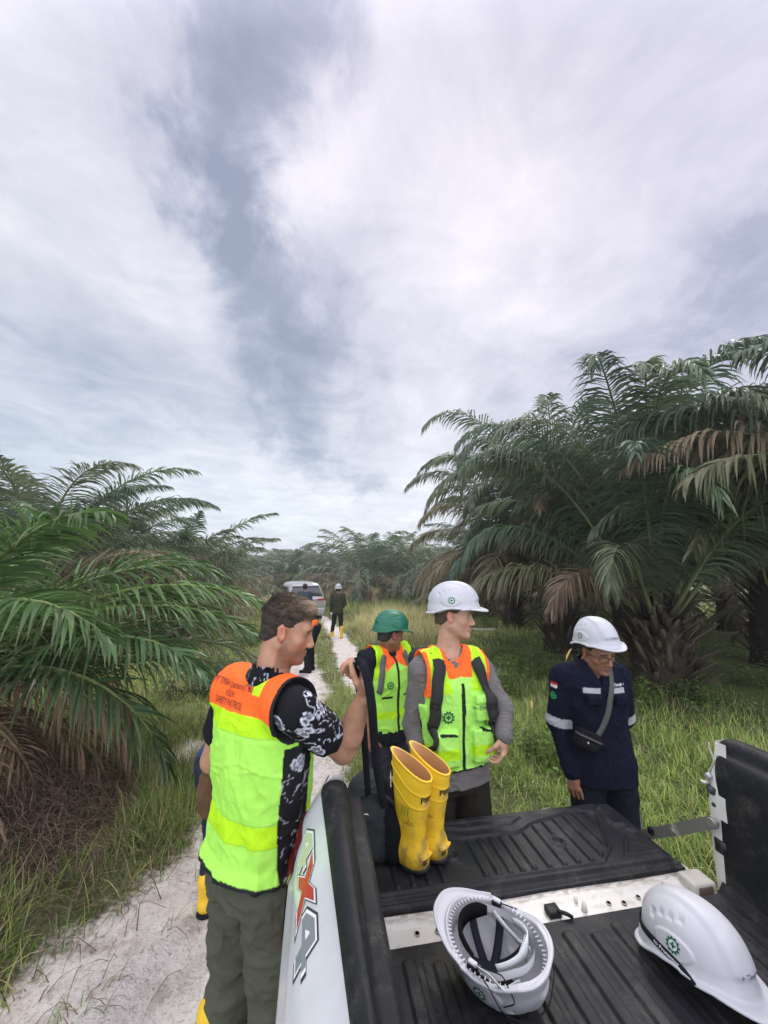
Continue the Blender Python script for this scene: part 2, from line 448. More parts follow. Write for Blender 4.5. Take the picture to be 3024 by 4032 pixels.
grass_zone(LV, 30000, -1.3, 1.2, 3.0, 8, .06, .20, .007, (.62, .30, .08), 12)
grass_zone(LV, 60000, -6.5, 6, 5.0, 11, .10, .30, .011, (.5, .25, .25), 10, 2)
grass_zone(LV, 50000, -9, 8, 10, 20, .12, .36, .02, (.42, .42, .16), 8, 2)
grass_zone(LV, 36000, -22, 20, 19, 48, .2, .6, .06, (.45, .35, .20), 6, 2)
grass = LV.b.build('grass', leafm, smooth=False); grass['kind'] = 'stuff'; grass['label'] = 'green and dry grass growing beside and between the wheel ruts'
LV = Leaves()   # tall dry meadow to the right of the far car
grass_zone(LV, 26000, -1.1, 2.4, 11, 22, .35, .8, .016, (.12, .74, .14), 10, 2, dens=lambda x, y: np.where(x > rutx(y, 1) + .75, .9, 0))
grass_zone(LV, 9000, -2, 3.5, 21, 32, .6, 1.1, .03, (.55, .25, .20), 10, 2, dens=lambda x, y: np.where(x > rutx(y, 1) + 1, .9, 0))
meadow = LV.b.build('dry_meadow', leafm, smooth=False); meadow['kind'] = 'stuff'; meadow['label'] = 'tall brown dry grass right of the far car'
LV = Leaves()   # sparse runners creeping over the sand
x, y = scatter(2600, -1.75, -.2, 1.7, 3.4, lambda x, y: np.clip(.8 * (vnoise(np.stack([x * 2.2, y * 2.2, x * 0], -1), 77) - .35), 0, 1), 22)
m_ = len(x); c = gcol(m_, 'dark') * 1.3; c[::3] = (.20, .10, .06)
LV.put(np.stack([x, y, gz(x, y) - .01], -1), rg.uniform(.05, .18, m_), np.full(m_, .005), rg.uniform(0, 6.28, m_), rg.uniform(.6, 1.2, m_), c, c, 3)
runners = LV.b.build('creeping_grass', leafm, smooth=False); runners['kind'] = 'stuff'; runners['label'] = 'thin grass runners creeping over the bare white sand'
# ------------------------------------------------------------------ oil palms
frondm = mat('palm_leaflet', rough=.42, spec=.45, tl=.36, var=(2.5, .25))
stemm = mat('palm_stem', rough=.7, spec=.25, bump=(40, .5, .01))
trunkm = mat('palm_trunk', rough=.95, spec=.1, bump=[(18, .8, .03), (70, .6, .01)])
GREEN = [A(.098, .148, .080), A(.122, .172, .088), A(.086, .132, .082), A(.140, .168, .096)]
OLIVE = [A(.19, .165, .095), A(.155, .155, .085), A(.23, .18, .11)]
DRY = [A(.28, .20, .12), A(.36, .25, .16), A(.23, .16, .11)]
FRESH = [A(.075, .145, .042), A(.095, .175, .050), A(.058, .12, .040)]


def frond(mb, sb, base, az, e0, L, droop, rng, pal, n=62, leafL=.85, leafW=.042, start=.2, sway=0., leafdroop=1.0, seg=4, up=1, rr=.032, pw=1.7):
    """one pinnate frond: a bending midrib (into sb) with two ranks of drooping leaflets (into mb)"""
    M = 26; t = np.linspace(0, 1, M)
    e = e0 - droop * t ** pw; a = az + sway * t ** 2
    T = np.stack([np.cos(e) * np.cos(a), np.cos(e) * np.sin(a), np.sin(e)], -1)
    P = np.asarray(base, float) + np.concatenate([[A(0, 0, 0)], np.cumsum((T[1:] + T[:-1]) / 2 * L / (M - 1), 0)])
    c0 = pal[rng.integers(len(pal))] * rng.uniform(.8, 1.2)
    mid = c0 * .6 + A(.10, .10, .035)
    sb.tube(P[::2], np.interp(t[::2], [0, .15, 1], [rr * 1.6, rr, .004]) * 1.0, 5, col=mid)
    tt = np.linspace(start, .995, n); tt = np.concatenate([tt, tt + .2 / n]); tt = np.clip(tt, 0, 1)
    sd = np.concatenate([np.ones(n), -np.ones(n)])
    tt = np.clip(tt + rng.normal(0, .0035, 2 * n), start, 1)
    p = np.stack([np.interp(tt, t, P[:, i]) for i in range(3)], -1)
    T_ = np.stack([np.interp(tt, t, T[:, i]) for i in range(3)], -1); T_ /= np.linalg.norm(T_, axis=1)[:, None]
    S = np.cross(T_, A(0, 0, 1)); S /= np.linalg.norm(S, axis=1)[:, None] + 1e-9
    U = np.cross(S, T_)
    u = (tt - start) / (1 - start)
    Ls = leafL * np.interp(u, [0, .12, .45, .8, 1], [.35, .8, 1, .62, .30]) * rng.uniform(.88, 1.1, 2 * n)
    fan = np.interp(u, [0, .5, 1], [1.15, .95, .35]) + rng.normal(0, .06, 2 * n)     # angle from the midrib
    lift = rng.choice([.50, .15, -.2], 2 * n, p=[.35, .4, .25]) + rng.normal(0, .10, 2 * n)
    D = T_ * np.cos(fan)[:, None] + (S * sd[:, None] * np.cos(lift)[:, None] + U * np.sin(lift)[:, None]) * np.sin(fan)[:, None]
    q = np.linspace(0, 1, seg + 1)
    pts = [p]; d = D
    ld = leafdroop * rng.uniform(.7, 1.3, 2 * n)
    for i in range(seg):
        g = (ld * (.22 + .30 * i))[:, None] * A(0, 0, -1) * (1.0 - .0 * i)
        d = d + g / seg * 2.2; d = d / np.linalg.norm(d, axis=1)[:, None]
        pts.append(pts[-1] + d * (Ls / seg)[:, None])
    C = np.stack(pts, 1)                       # 2n, seg+1, 3
    W = (leafW * rng.uniform(.8, 1.15, 2 * n))[:, None] * np.interp(q, [0, .15, .5, 1], [.45, .9, 1, .0])[None, :] * .5
    wdir = T_[:, None, :] * .94 + U[:, None, :] * (sd * rng.uniform(-.6, .2, 2 * n))[:, None, None]
    tang = np.gradient(C, axis=1); wdir = wdir - tang * ((wdir * tang).sum(-1) / ((tang ** 2).sum(-1) + 1e-9))[..., None]
    wdir /= np.linalg.norm(wdir, axis=-1)[..., None] + 1e-9
    Lf = C - wdir * W[..., None]; Rt = C + wdir * W[..., None]
    k = 2 * seg + 1; m = 2 * n; bs_ = (np.arange(m) * k)[:, None]
    Vv = np.concatenate([Lf[:, :-1], Rt[:, :-1], C[:, -1:]], 1)
    F4 = np.concatenate([bs_ + np.array([i, seg + i, seg + i + 1, i + 1])[None] for i in range(seg - 1)], 0)
    F3 = bs_ + np.array([seg - 1, 2 * seg - 1, 2 * seg])[None]
    cc = c0[None, :] * rng.uniform(.75, 1.3, (m, 1)); tip = A(.17, .13, .06)
    qq = np.concatenate([q[:-1], q[:-1], [1]]); tf = np.clip((qq - .7) / .3, 0, 1)[None, :, None] * rng.uniform(0, .9, (m, 1, 1))
    cl = cc[:, None, :] * (1 - tf) + tip * tf
    mb.add(Vv.reshape(-1, 3), F4, F3, cl.reshape(-1, 3))
    return P


def palm_trunk(tb, x, y, z0, H, r, rng, stubs=70):
    """short stout trunk wrapped in the stubs of old frond bases"""
    t_ = np.linspace(0, 1, 9); a = np.arange(14) * 2 * math.pi / 14
    rr = r * np.interp(t_, [0, .15, .6, 1], [1.15, .95, .85, .6])
    tb.loft([[(x + rr[i] * math.cos(q), y + rr[i] * math.sin(q), z0 - .1 + (H + .1) * t_[i]) for q in a] for i in range(9)], col=(.045, .035, .024))
    for i in range(stubs):
        h = np.clip((i + .5) / stubs + rng.normal(0, .02), 0, 1); q = i * 2.39996 + rng.normal(0, .35)
        rad = r * np.interp(h, [0, .6, 1], [.95, .85, .6]); L = rng.uniform(.16, .60) * r / .4
        o = A(math.cos(q), math.sin(q), 0); b0 = A(x, y, z0 + H * h) + o * rad * .75
        d = unit(o * rng.uniform(.4, 1.1) + A(*rng.normal(0, .15, 3)) + A(0, 0, .9)); side = unit(np.cross(d, A(0, 0, 1)))
        wv = rng.uniform(.035, .06) * r / .4
        P = [b0, b0 + d * L * .6, b0 + d * L]
        c = A(.085, .064, .045) * rng.uniform(.35, 1.7)
        rings = []
        for p, ww in zip(P, (wv, wv * .8, wv * .45)):
            nn = np.cross(side, d)
            rings.append([p + side * ww, p + nn * ww * .45, p - side * ww, p - nn * ww * .35])
        tb.loft(rings, col=c)


def oil_palm(x, y, H, r, label, seed, fr=34, L=5.0, n=62, leafL=.85, leafW=.042, seg=4, pal=(GREEN, OLIVE), old=.3, dead=0, emin=-.15, emax=1.35, azr=(0, 6.2832), droop=(.9, 1.5), extra=(), pw=1.7, taper=0.0, dead_e=(-.5, .2), dead_az=None, dead_L=(.5, .75), group='oil palms of the plantation', ld=1.0, name='oil_palm', stubs=120):
    rng = np.random.default_rng(seed); z0 = float(gz(x, y))
    root = thing(name, label, 'palm tree', (x, y, z0), 0, group)
    tb, mb, sb = MB(), MB(), MB()
    palm_trunk(tb, 0, 0, 0, H, r, rng, stubs)
    for i in range(fr):
        u = (i + .5) / fr                                # 0: youngest, upright; 1: oldest, low
        az = azr[0] + ((i * 2.39996 + rng.normal(0, .15)) % 6.2832) / 6.2832 * (azr[1] - azr[0])
        e0 = emax + (emin - emax) * u ** 1.1 + rng.normal(0, .06)
        p = pal[1] if (u > 1 - old and rng.uniform() < .8) else pal[0]
        dr_ = rng.uniform(*droop) if droop[0] > 0 else max(1.0, e0 - droop[0] * rng.uniform(.7, 1.35))
        Lf = (1 - taper * u) * L * rng.uniform(.88, 1.08) * (.75 + .25 * min(1, u * 4))
        o = A(math.cos(az), math.sin(az), 0)
        frond(mb, sb, A(0, 0, H - .1 - .25 * u) + o * r * .5, az, e0, Lf, dr_, rng, p, n, leafL, leafW, .2, rng.normal(0, .25), ld, seg, pw=pw)
    for (az, e0, Lf, dr, kind, sw) in extra:
        o = A(math.cos(az), math.sin(az), 0)
        frond(mb, sb, A(0, 0, H - .15) + o * r * .5, az, e0, Lf, dr, rng, {'g': pal[0], 'o': OLIVE, 'd': DRY, 'f': FRESH}[kind], n, leafL, leafW, .2, sw, ld, seg)
    tb.build('trunk', trunkm, root); mb.build('crown', frondm, root, smooth=False); sb.build('frond_stems', stemm, root)
    if dead:
        db, ds = MB(), MB()
        for i in range(dead):
            az = rng.uniform(*(dead_az or azr)); o = A(math.cos(az), math.sin(az), 0)
            frond(db, ds, A(0, 0, H - .25) + o * r * .6, az, rng.uniform(*dead_e), L * rng.uniform(*dead_L), 1.3 if dead_az is None else 1.8, rng, DRY, n, leafL * .9, leafW * .6, .2, rng.normal(0, .4), 1.6, seg)
        d_ = db.build('dead_fronds', mat('dead_leaflet', rough=.85, spec=.1, tl=.15), root, smooth=False)
        ds.build('dead_stems', stemm, root)
    return root


def copy_tree(o, loc, rz, label, scale=1.0):
    r = o.copy(); COL.objects.link(r); r.location = loc; r.rotation_euler = (0, 0, rz); r.scale = (scale,) * 3; r['label'] = label
    for ch in o.children:
        c = ch.copy(); COL.objects.link(c); c.parent = r
    return r


W_ = math.pi          # azimuth of -X
# the large palm at the right, whose thick trunk and dark frond stalks are in view
oil_palm(4.75, 6.9, 1.45, .48, 'tall oil palm with a thick stub-covered trunk behind the man in navy', 3, fr=44, L=6.3, n=140, leafL=.88, leafW=.030, seg=4, old=.10, pw=2.7, taper=.42,
         emin=.85, emax=1.54, droop=(-1.05, 0), ld=1.25, stubs=210,
         extra=[(W_ + .35, .75, 2.6, 1.9, 'd', .2), (W_ - .1, .60, 3.6, 1.6, 'o', 0), (W_ + .1, 1.30, 5.4, 2.3, 'g', 0)])
oil_palm(4.6, 10.4, 1.6, .42, 'oil palm with olive brown lower fronds sweeping over the man in the grey backpack vest', 5, fr=48, L=7.6, n=140, leafL=.95, leafW=.033, seg=4, old=.22, pw=2.7, taper=.46,
         emin=.88, emax=1.54, droop=(-1.1, 0), ld=1.25, extra=[(W_, .8, 4.3, 2.0, 'o', .1), (W_ + .35, .75, 4.5, 2.0, 'o', 0), (W_ + .1, .5, 3.6, 1.5, 'd', 0), (W_ + .6, .85, 4.4, 2.0, 'g', 0), (W_ - .3, .7, 4.2, 1.9, 'o', 0), (W_ + .8, .7, 4.6, 1.9, 'o', 0)])
oil_palm(7.6, 4.5, 2.3, .45, 'near oil palm at the right edge with ragged fronds hanging into the picture', 9, fr=18, L=4.6, n=90, leafL=1.0, leafW=.045, seg=5, old=.4,
         emin=.75, emax=1.45, droop=(1.3, 1.8), azr=(W_ * .35, W_ * 1.3), ld=1.35, pal=(GREEN, OLIVE),
         extra=[(W_ * .97, .78, 4.7, 1.35, 'o', 0), (W_ * 1.02, .62, 4.4, 1.15, 'o', .05), (W_ * .93, .95, 5.0, 1.5, 'g', 0), (W_ * .96, 1.0, 4.0, 1.9, 'o', .05), (W_ * .88, 1.15, 4.3, 2.0, 'g', .1)])
oil_palm(8.6, 8.8, 2.0, .45, 'oil palm rising behind the right edge fronds', 12, fr=34, L=6.6, n=90, leafL=.95, leafW=.042, seg=3, emin=.5, emax=1.48, droop=(-.7, 0), pw=2.2, old=.1)
oil_palm(8.2, 13.5, 1.7, .42, 'shaded oil palm standing beyond the big right-hand palm', 13, fr=30, L=4.8, n=60, leafL=.85, leafW=.05, seg=3, emin=.3)
oil_palm(5.2, 16.0, 1.6, .42, 'oil palm behind the grey backpack man, partly hidden by brown fronds', 14, fr=30, L=4.6, n=60, leafL=.85, leafW=.05, seg=3, emin=.3)
# left of the track
oil_palm(-4.25, 3.45, .80, .42, 'low bright green oil palm reaching in from the left edge', 21, fr=13, L=3.3, n=74, leafL=.64, leafW=.028, seg=5, pal=(FRESH, GREEN), old=.3,
         emin=.40, emax=1.05, droop=(.9, 1.5), azr=(-1.5, 1.7), ld=.55, dead=16, dead_e=(-.2, .5), dead_az=(-1.1, .7), dead_L=(.5, .75),
         extra=[(.22, .70, 3.3, 1.3, 'f', -.1), (.08, .62, 3.1, 1.2, 'f', 0), (.40, .45, 3.2, 1.0, 'g', 0), (-.15, .42, 2.8, 1.5, 'g', 0), (-.1, 1.25, 2.2, 1.2, 'f', 0), (.3, .25, 2.9, .8, 'g', .1)])
oil_palm(-7.3, 8.2, 1.7, .42, 'feathery oil palm behind the low green one on the left', 23, fr=32, L=4.3, n=90, leafL=.72, leafW=.032, seg=4, old=.3, emin=.3, emax=1.4, droop=(1.1, 1.7), dead=5, extra=[(.1, 1.3, 4.3, 1.5, 'g', 0)])
oil_palm(-6.3, 11.5, 1.4, .4, 'oil palm with two fronds arching up against the sky left of the bareheaded man', 24, fr=30, L=3.5, n=80, leafL=.66, leafW=.036, seg=3, emin=.2, emax=1.35, droop=(.9, 1.4), old=.35, dead=6,
         extra=[(.25, 1.15, 4.0, 1.0, 'g', 0), (.15, .92, 3.5, .9, 'g', .1)])
oil_palm(-9.5, 12.5, 1.9, .42, 'oil palm far at the left edge behind the feathery one', 25, fr=32, L=4.3, n=60, leafL=.8, leafW=.05, seg=3, emin=.3)
oil_palm(-7.7, 15.6, 1.2, .38, 'small oil palm with brown lower fronds left of the parked car', 26, fr=28, L=3.3, n=64, leafL=.65, leafW=.042, seg=3, emin=.2, emax=1.3, droop=(.9, 1.4), old=.45, dead=5)
far = oil_palm(-1.2, 27, 1.6, .42, 'round oil palm standing alone in the middle distance right of the car', 31, fr=40, L=5.9, n=48, leafL=1.0, leafW=.075, seg=3, dead=5, old=.4, stubs=30, emin=.0, emax=1.45, droop=(1.2, 1.9))
FARP = [(-9.4, 21, .70, 'oil palm just left of the parked car with drooping brown fronds'), (-12.5, 29, .72, 'oil palm behind the left row, second beyond the car'), (-8.8, 38, .92, 'pale oil palm in the gap above the car roof'),
        (5.6, 21, .84, 'oil palm right of the round one, beside the brown meadow'), (10.0, 21, .95, 'oil palm deep in shade behind the right-hand pair'), (3.0, 25, .84, 'oil palm between the round one and the right row'),
        (8.8, 30, .9, 'oil palm in the second right-hand row at the meadow end'), (-13.5, 19, .85, 'oil palm in the second left row'), (-16, 25, .85, 'oil palm in the second left row, farther back'),
        (-14.0, 38, .75, 'small oil palm left of the gap over the car'), (-5.6, 41, .9, 'oil palm between the gap and the round one'), (-19, 36, .85, 'oil palm far back on the left'),
        (1.4, 33, .98, 'oil palm farther behind the round one'), (13, 15, .95, 'oil palm far right behind the edge fronds'), (13, 24, .9, 'oil palm deep in the right-hand rows'), (12.5, 8.0, .95, 'oil palm outside the right edge in the front row'),
        (-11.5, 6.5, .85, 'oil palm at the left edge behind the bright green fronds'), (-19, 14, .85, 'oil palm far out on the left'), (10, 40, .95, 'oil palm at the back of the right-hand rows'),
        (-8.6, 55, .85, 'small distant oil palm on the horizon left of the gap'), (-3.2, 50, 1.0, 'small distant oil palm on the horizon in the middle'), (-17, 52, .9, 'small distant oil palm on the horizon, leftmost'), (6, 48, 1.0, 'small distant oil palm on the horizon at the right')]
rg3 = np.random.default_rng(99)
for (fx, fy, fs, lb) in FARP:
    copy_tree(far, (fx, fy, float(gz(fx, fy)) - .1), rg3.uniform(0, 6.28), lb, fs * rg3.uniform(.94, 1.04))
# the far rows one cannot tell apart: one mass of crowns
mb = MB()
for i in range(150):
    yy = rg3.uniform(55, 120); xx = rg3.uniform(-75, 75)
    c0 = A(xx, yy, float(gz(xx, yy)) + 2.6); m_ = 60
    az = rg3.uniform(0, 6.28, m_); e0 = rg3.uniform(.0, 1.3, m_); tq = np.linspace(0, 1, 4); P = [np.repeat(c0[None], m_, 0)]
    for k in range(3):
        e_ = e0 - k * .55; d = np.stack([np.cos(e_) * np.cos(az), np.cos(e_) * np.sin(az), np.sin(e_)], -1); P.append(P[-1] + d * 1.5)
    C = np.stack(P, 1); sd_ = np.stack([-np.sin(az), np.cos(az), rg3.normal(0, .5, m_)], -1)[:, None] * np.array([.12, .45, .4, .02])[None, :, None]
    Vv = np.concatenate([C - sd_, C + sd_], 1).reshape(-1, 3); bs_ = (np.arange(m_) * 8)[:, None]
    F4 = np.concatenate([bs_ + np.array([k, 4 + k, 5 + k, k + 1])[None] for k in range(3)], 0)
    mb.add(Vv, F4, col=np.repeat(np.array(GREEN)[rg3.integers(0, 4, m_)] * rg3.uniform(.7, 1.4, (m_, 1)), 8, 0))
wood = mb.build('distant_palm_rows', frondm, smooth=False); wood['kind'] = 'stuff'; wood['label'] = 'distant rows of oil palms merging into one dark belt on the horizon'


# ------------------------------------------------------------------ broad-leaved undergrowth
def shrub(x, y, R, H, n, label, seed, c0=(.075, .125, .030), leaf=.055, name='leafy_shrub', cat='shrub', group='leafy shrubs in the undergrowth', kind=None):
    rng = np.random.default_rng(seed); z0 = float(gz(x, y))
    root = thing(name, label, cat, (x, y, z0), 0, group)
    lb, sb = MB(), MB()
    ns = max(5, int(n / 26)); 
    for i in range(ns):
        a = rng.uniform(0, 6.28); r = R * math.sqrt(rng.uniform(0, 1)); top = A(math.cos(a) * r, math.sin(a) * r, H * rng.uniform(.5, 1) * (1 - .45 * r / R))
        b0 = top * A(.45, .45, 0) + A(0, 0, -.03)
        mid = (b0 + top) / 2 + rng.normal(0, .03, 3)
        q = np.linspace(0, 1, 6)[:, None]; P = (1 - q) ** 2 * b0 + 2 * q * (1 - q) * mid + q * q * top
        sb.tube(P, np.linspace(.006, .002, 6), 4, col=(.06, .07, .03))
        m = n // ns; s = rng.uniform(.15, 1, m)[:, None]; p = (1 - s) ** 2 * b0 + 2 * s * (1 - s) * mid + s * s * top
        az = rng.uniform(0, 6.28, m); d = np.stack([np.cos(az), np.sin(az), rng.uniform(-.35, .5, m)], -1)
        sd_ = np.stack([-np.sin(az), np.cos(az), rng.normal(0, .25, m)], -1)
        L = (leaf * rng.uniform(.6, 1.4, m))[:, None]; p = p + d * L * .4
        Vv = np.stack([p, p + d * L * .45 - sd_ * L * .34, p + d * L * 1.15 + A(0, 0, -.25) * L, p + d * L * .45 + sd_ * L * .34], 1)
        cc = A(*c0) * rng.uniform(.6, 1.5, (m, 1)) * A(1, 1, .9)
        lb.add(Vv.reshape(-1, 3), (np.arange(m) * 4)[:, None] + np.arange(4)[None], col=np.repeat(cc, 4, 0))
    lb.build('leaves', leafm, root, smooth=False); sb.build('stems', stemm, root)
    return root


SH = [(1.75, 6.3, .55, .85, 900, 'light green leafy shrub behind the green helmet man'), (2.7, 7.4, .7, .8, 900, 'leafy shrub below the olive fronds, right of the grey backpack man'),
      (1.7, 4.1, .35, .62, 520, 'tall weed clump between the two white helmets, nearest the tailgate'), (2.35, 4.9, .42, .7, 600, 'weed clump beside the shaded ground, just left of the navy man'),
      (3.85, 6.1, .42, .55, 620, 'broad-leaved shrub at the left foot of the thick palm trunk'), (4.75, 6.15, .4, .5, 500, 'broad-leaved shrub in front of the thick palm trunk'),
      (1.2, 8.6, .8, .8, 900, 'pale shrub in the meadow beyond the green helmet'), (2.9, 9.2, .9, .9, 1000, 'shrub in the shade under the sweeping brown fronds'),
      (5.9, 9.0, 1.2, .6, 1100, 'low shrub under the palms at the right'), (-3.3, 8.0, .7, .6, 900, 'grey green thicket left of the left wheel rut'),
      (-2.9, 6.2, .5, .5, 700, 'dark thicket below the fronds left of the bareheaded man'), (-3.6, 11.5, .9, .8, 800, 'weed thicket at the edge of the left palm row'),
      (-1.7, 26, 2.2, 1.3, 1400, 'bright green bush behind the parked car'), (1.2, 27, 2.4, 1.2, 1200, 'bright green bush at the end of the dry meadow'), (-5.4, 27, 2.0, 1.2, 1000, 'green bush in front of the car at the bend'),
      (3.6, 20, 1.6, .9, 900, 'green bush where the meadow meets the right palms'), (6.8, 7.2, .8, .5, 700, 'low weeds right of the thick palm trunk'), (3.0, 3.5, .35, .28, 380, 'low leafy weed at the right of the navy man')]
for i, (x, y, R, H, n, lb) in enumerate(SH):
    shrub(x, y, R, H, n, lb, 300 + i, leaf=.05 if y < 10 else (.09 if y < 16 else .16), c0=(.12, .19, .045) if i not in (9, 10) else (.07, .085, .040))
# low ground cover under the right-hand palms
mb = MB(); n_ = 34000
x = rg.uniform(.8, 14, n_); y = rg.uniform(3.0, 22, n_)
k = (rg.uniform(0, 1, n_) < np.clip(1.5 * vnoise(np.stack([x * .9, y * .9, x * 0], -1), 41) - .40, 0, 1)) & (sandmask(x, y) < .1) & ((truck_local(x, y)[0] > 1.75) | (truck_local(x, y)[1] > .9)); x = x[k]; y = y[k]; m_ = len(x)
az = rg.uniform(0, 6.28, m_); d = np.stack([np.cos(az), np.sin(az), rg.uniform(-.2, .5, m_)], -1); sd_ = np.stack([-np.sin(az), np.cos(az), rg.normal(0, .3, m_)], -1)
p = np.stack([x, y, gz(x, y) + rg.uniform(.0, .20, m_)], -1); L = (rg.uniform(.02, .05, m_) * (1 + y / 12))[:, None]
Vv = np.stack([p, p + d * L * .45 - sd_ * L * .4, p + d * L * 1.1, p + d * L * .45 + sd_ * L * .4], 1)
mb.add(Vv.reshape(-1, 3), (np.arange(m_) * 4)[:, None] + np.arange(4)[None], col=np.repeat(A(.13, .22, .05) * rg.uniform(.5, 1.4, (m_, 1)), 4, 0))
gc = mb.build('ground_cover', leafm, smooth=False); gc['kind'] = 'stuff'; gc['label'] = 'low creeping weeds on the shaded ground under the palms'

# dead litter heap at the foot of the left palm
mb = MB(); n_ = 12000
r_ = np.abs(rg.normal(0, .55, n_)); a_ = rg.uniform(0, 6.28, n_); x = -3.0 + r_ * np.cos(a_) * 1.2; y = 3.1 + r_ * np.sin(a_) * .9
h_ = .40 * np.exp(-(r_ / .6) ** 2); p = np.stack([x, y, gz(x, y) + h_ * rg.uniform(.3, 1.1, n_)], -1)
az = rg.uniform(0, 6.28, n_)
Vv, F4, F3, cl = blades(p, rg.uniform(.10, .4, n_), np.full(n_, .006), az, rg.uniform(.9, 1.3, n_), np.array([[.10, .070, .048]]) * rg.uniform(.5, 2.0, (n_, 1)), np.array([[.15, .11, .08]]) * rg.uniform(.5, 2, (n_, 1)), 3)
mb.add(Vv, F4, F3, cl)
g_ = np.linspace(-1.3, 1.3, 30); XX, YY = np.meshgrid(g_, g_)
ZZ = gz(XX - 3.0, YY + 3.1) + .36 * np.exp(-(XX / .75) ** 2 - (YY / .6) ** 2) - .03 - .25 * np.clip(np.hypot(XX, YY * 1.25) - .75, 0, 1) + .05 * (fbm(np.stack([XX * 9, YY * 9, XX * 0], -1).reshape(-1, 3), 4).reshape(XX.shape) - .5)
mb.grid(np.stack([XX - 3.0, YY + 3.1, ZZ], -1), col=(.060, .044, .030))
lt = mb.build('plant_litter', trunkm, smooth=False); lt['kind'] = 'stuff'; lt['label'] = 'heap of dark dead leaves and roots at the foot of the left palm'

# seeding grass stalks between the men
def seed_stalk(x, y, h, az, lean, label, seed):
    z0 = float(gz(x, y)); root = thing('seeding_grass', label, 'grass stalk', (x, y, z0), 0, 'grass stalks with orange seed heads')
    q = np.linspace(0, 1, 10); ang = lean * q ** 1.5; hx = np.cumsum(np.sin(ang)) / 10 * h; hz_ = np.cumsum(np.cos(ang)) / 10 * h
    P = np.stack([math.cos(az) * hx, math.sin(az) * hx, hz_], -1) - A(0, 0, .03)
    s_ = MB(); s_.tube(P, .0022, 4, col=(.16, .20, .06)); s_.build('stalk', leafm, root)
    T_ = unit(P[-1] - P[-2]); Q = []; p = P[-1]; d = T_
    for k in range(8): Q.append(p); d = unit(d + A(0, 0, -.12)); p = p + d * .014
    s_ = MB(); s_.tube(Q, [.002, .0055, .007, .007, .0065, .0055, .0045, .001], 6, col=(.52, .34, .12)); s_.build('seed_head', mat('seed_head', rough=.9, bump=(300, .8, .004)), root)
for i, (u, v, Y, h, lb) in enumerate([(2140, 2575, 3.0, .95, 'tallest'), (2195, 2650, 3.1, .85, 'leaning right beside the navy shoulder'), (2090, 2790, 2.9, .65, 'bent over at the grey sleeve height'),
                                      (2075, 2860, 2.9, .55, 'low one just above the hand of the grey man'), (2080, 2930, 2.8, .45, 'lowest, near the hand of the grey man')]):
    p = px(u, v, Y); g = float(gz(p[0], p[1])); hh = max(.3, (p[2] - g) * 1.0)
    seed_stalk(p[0], p[1], hh, .2 + i * .5, .7 if i > 1 else .35, 'grass stalk with orange seed head between the two white helmets, ' + lb, i)
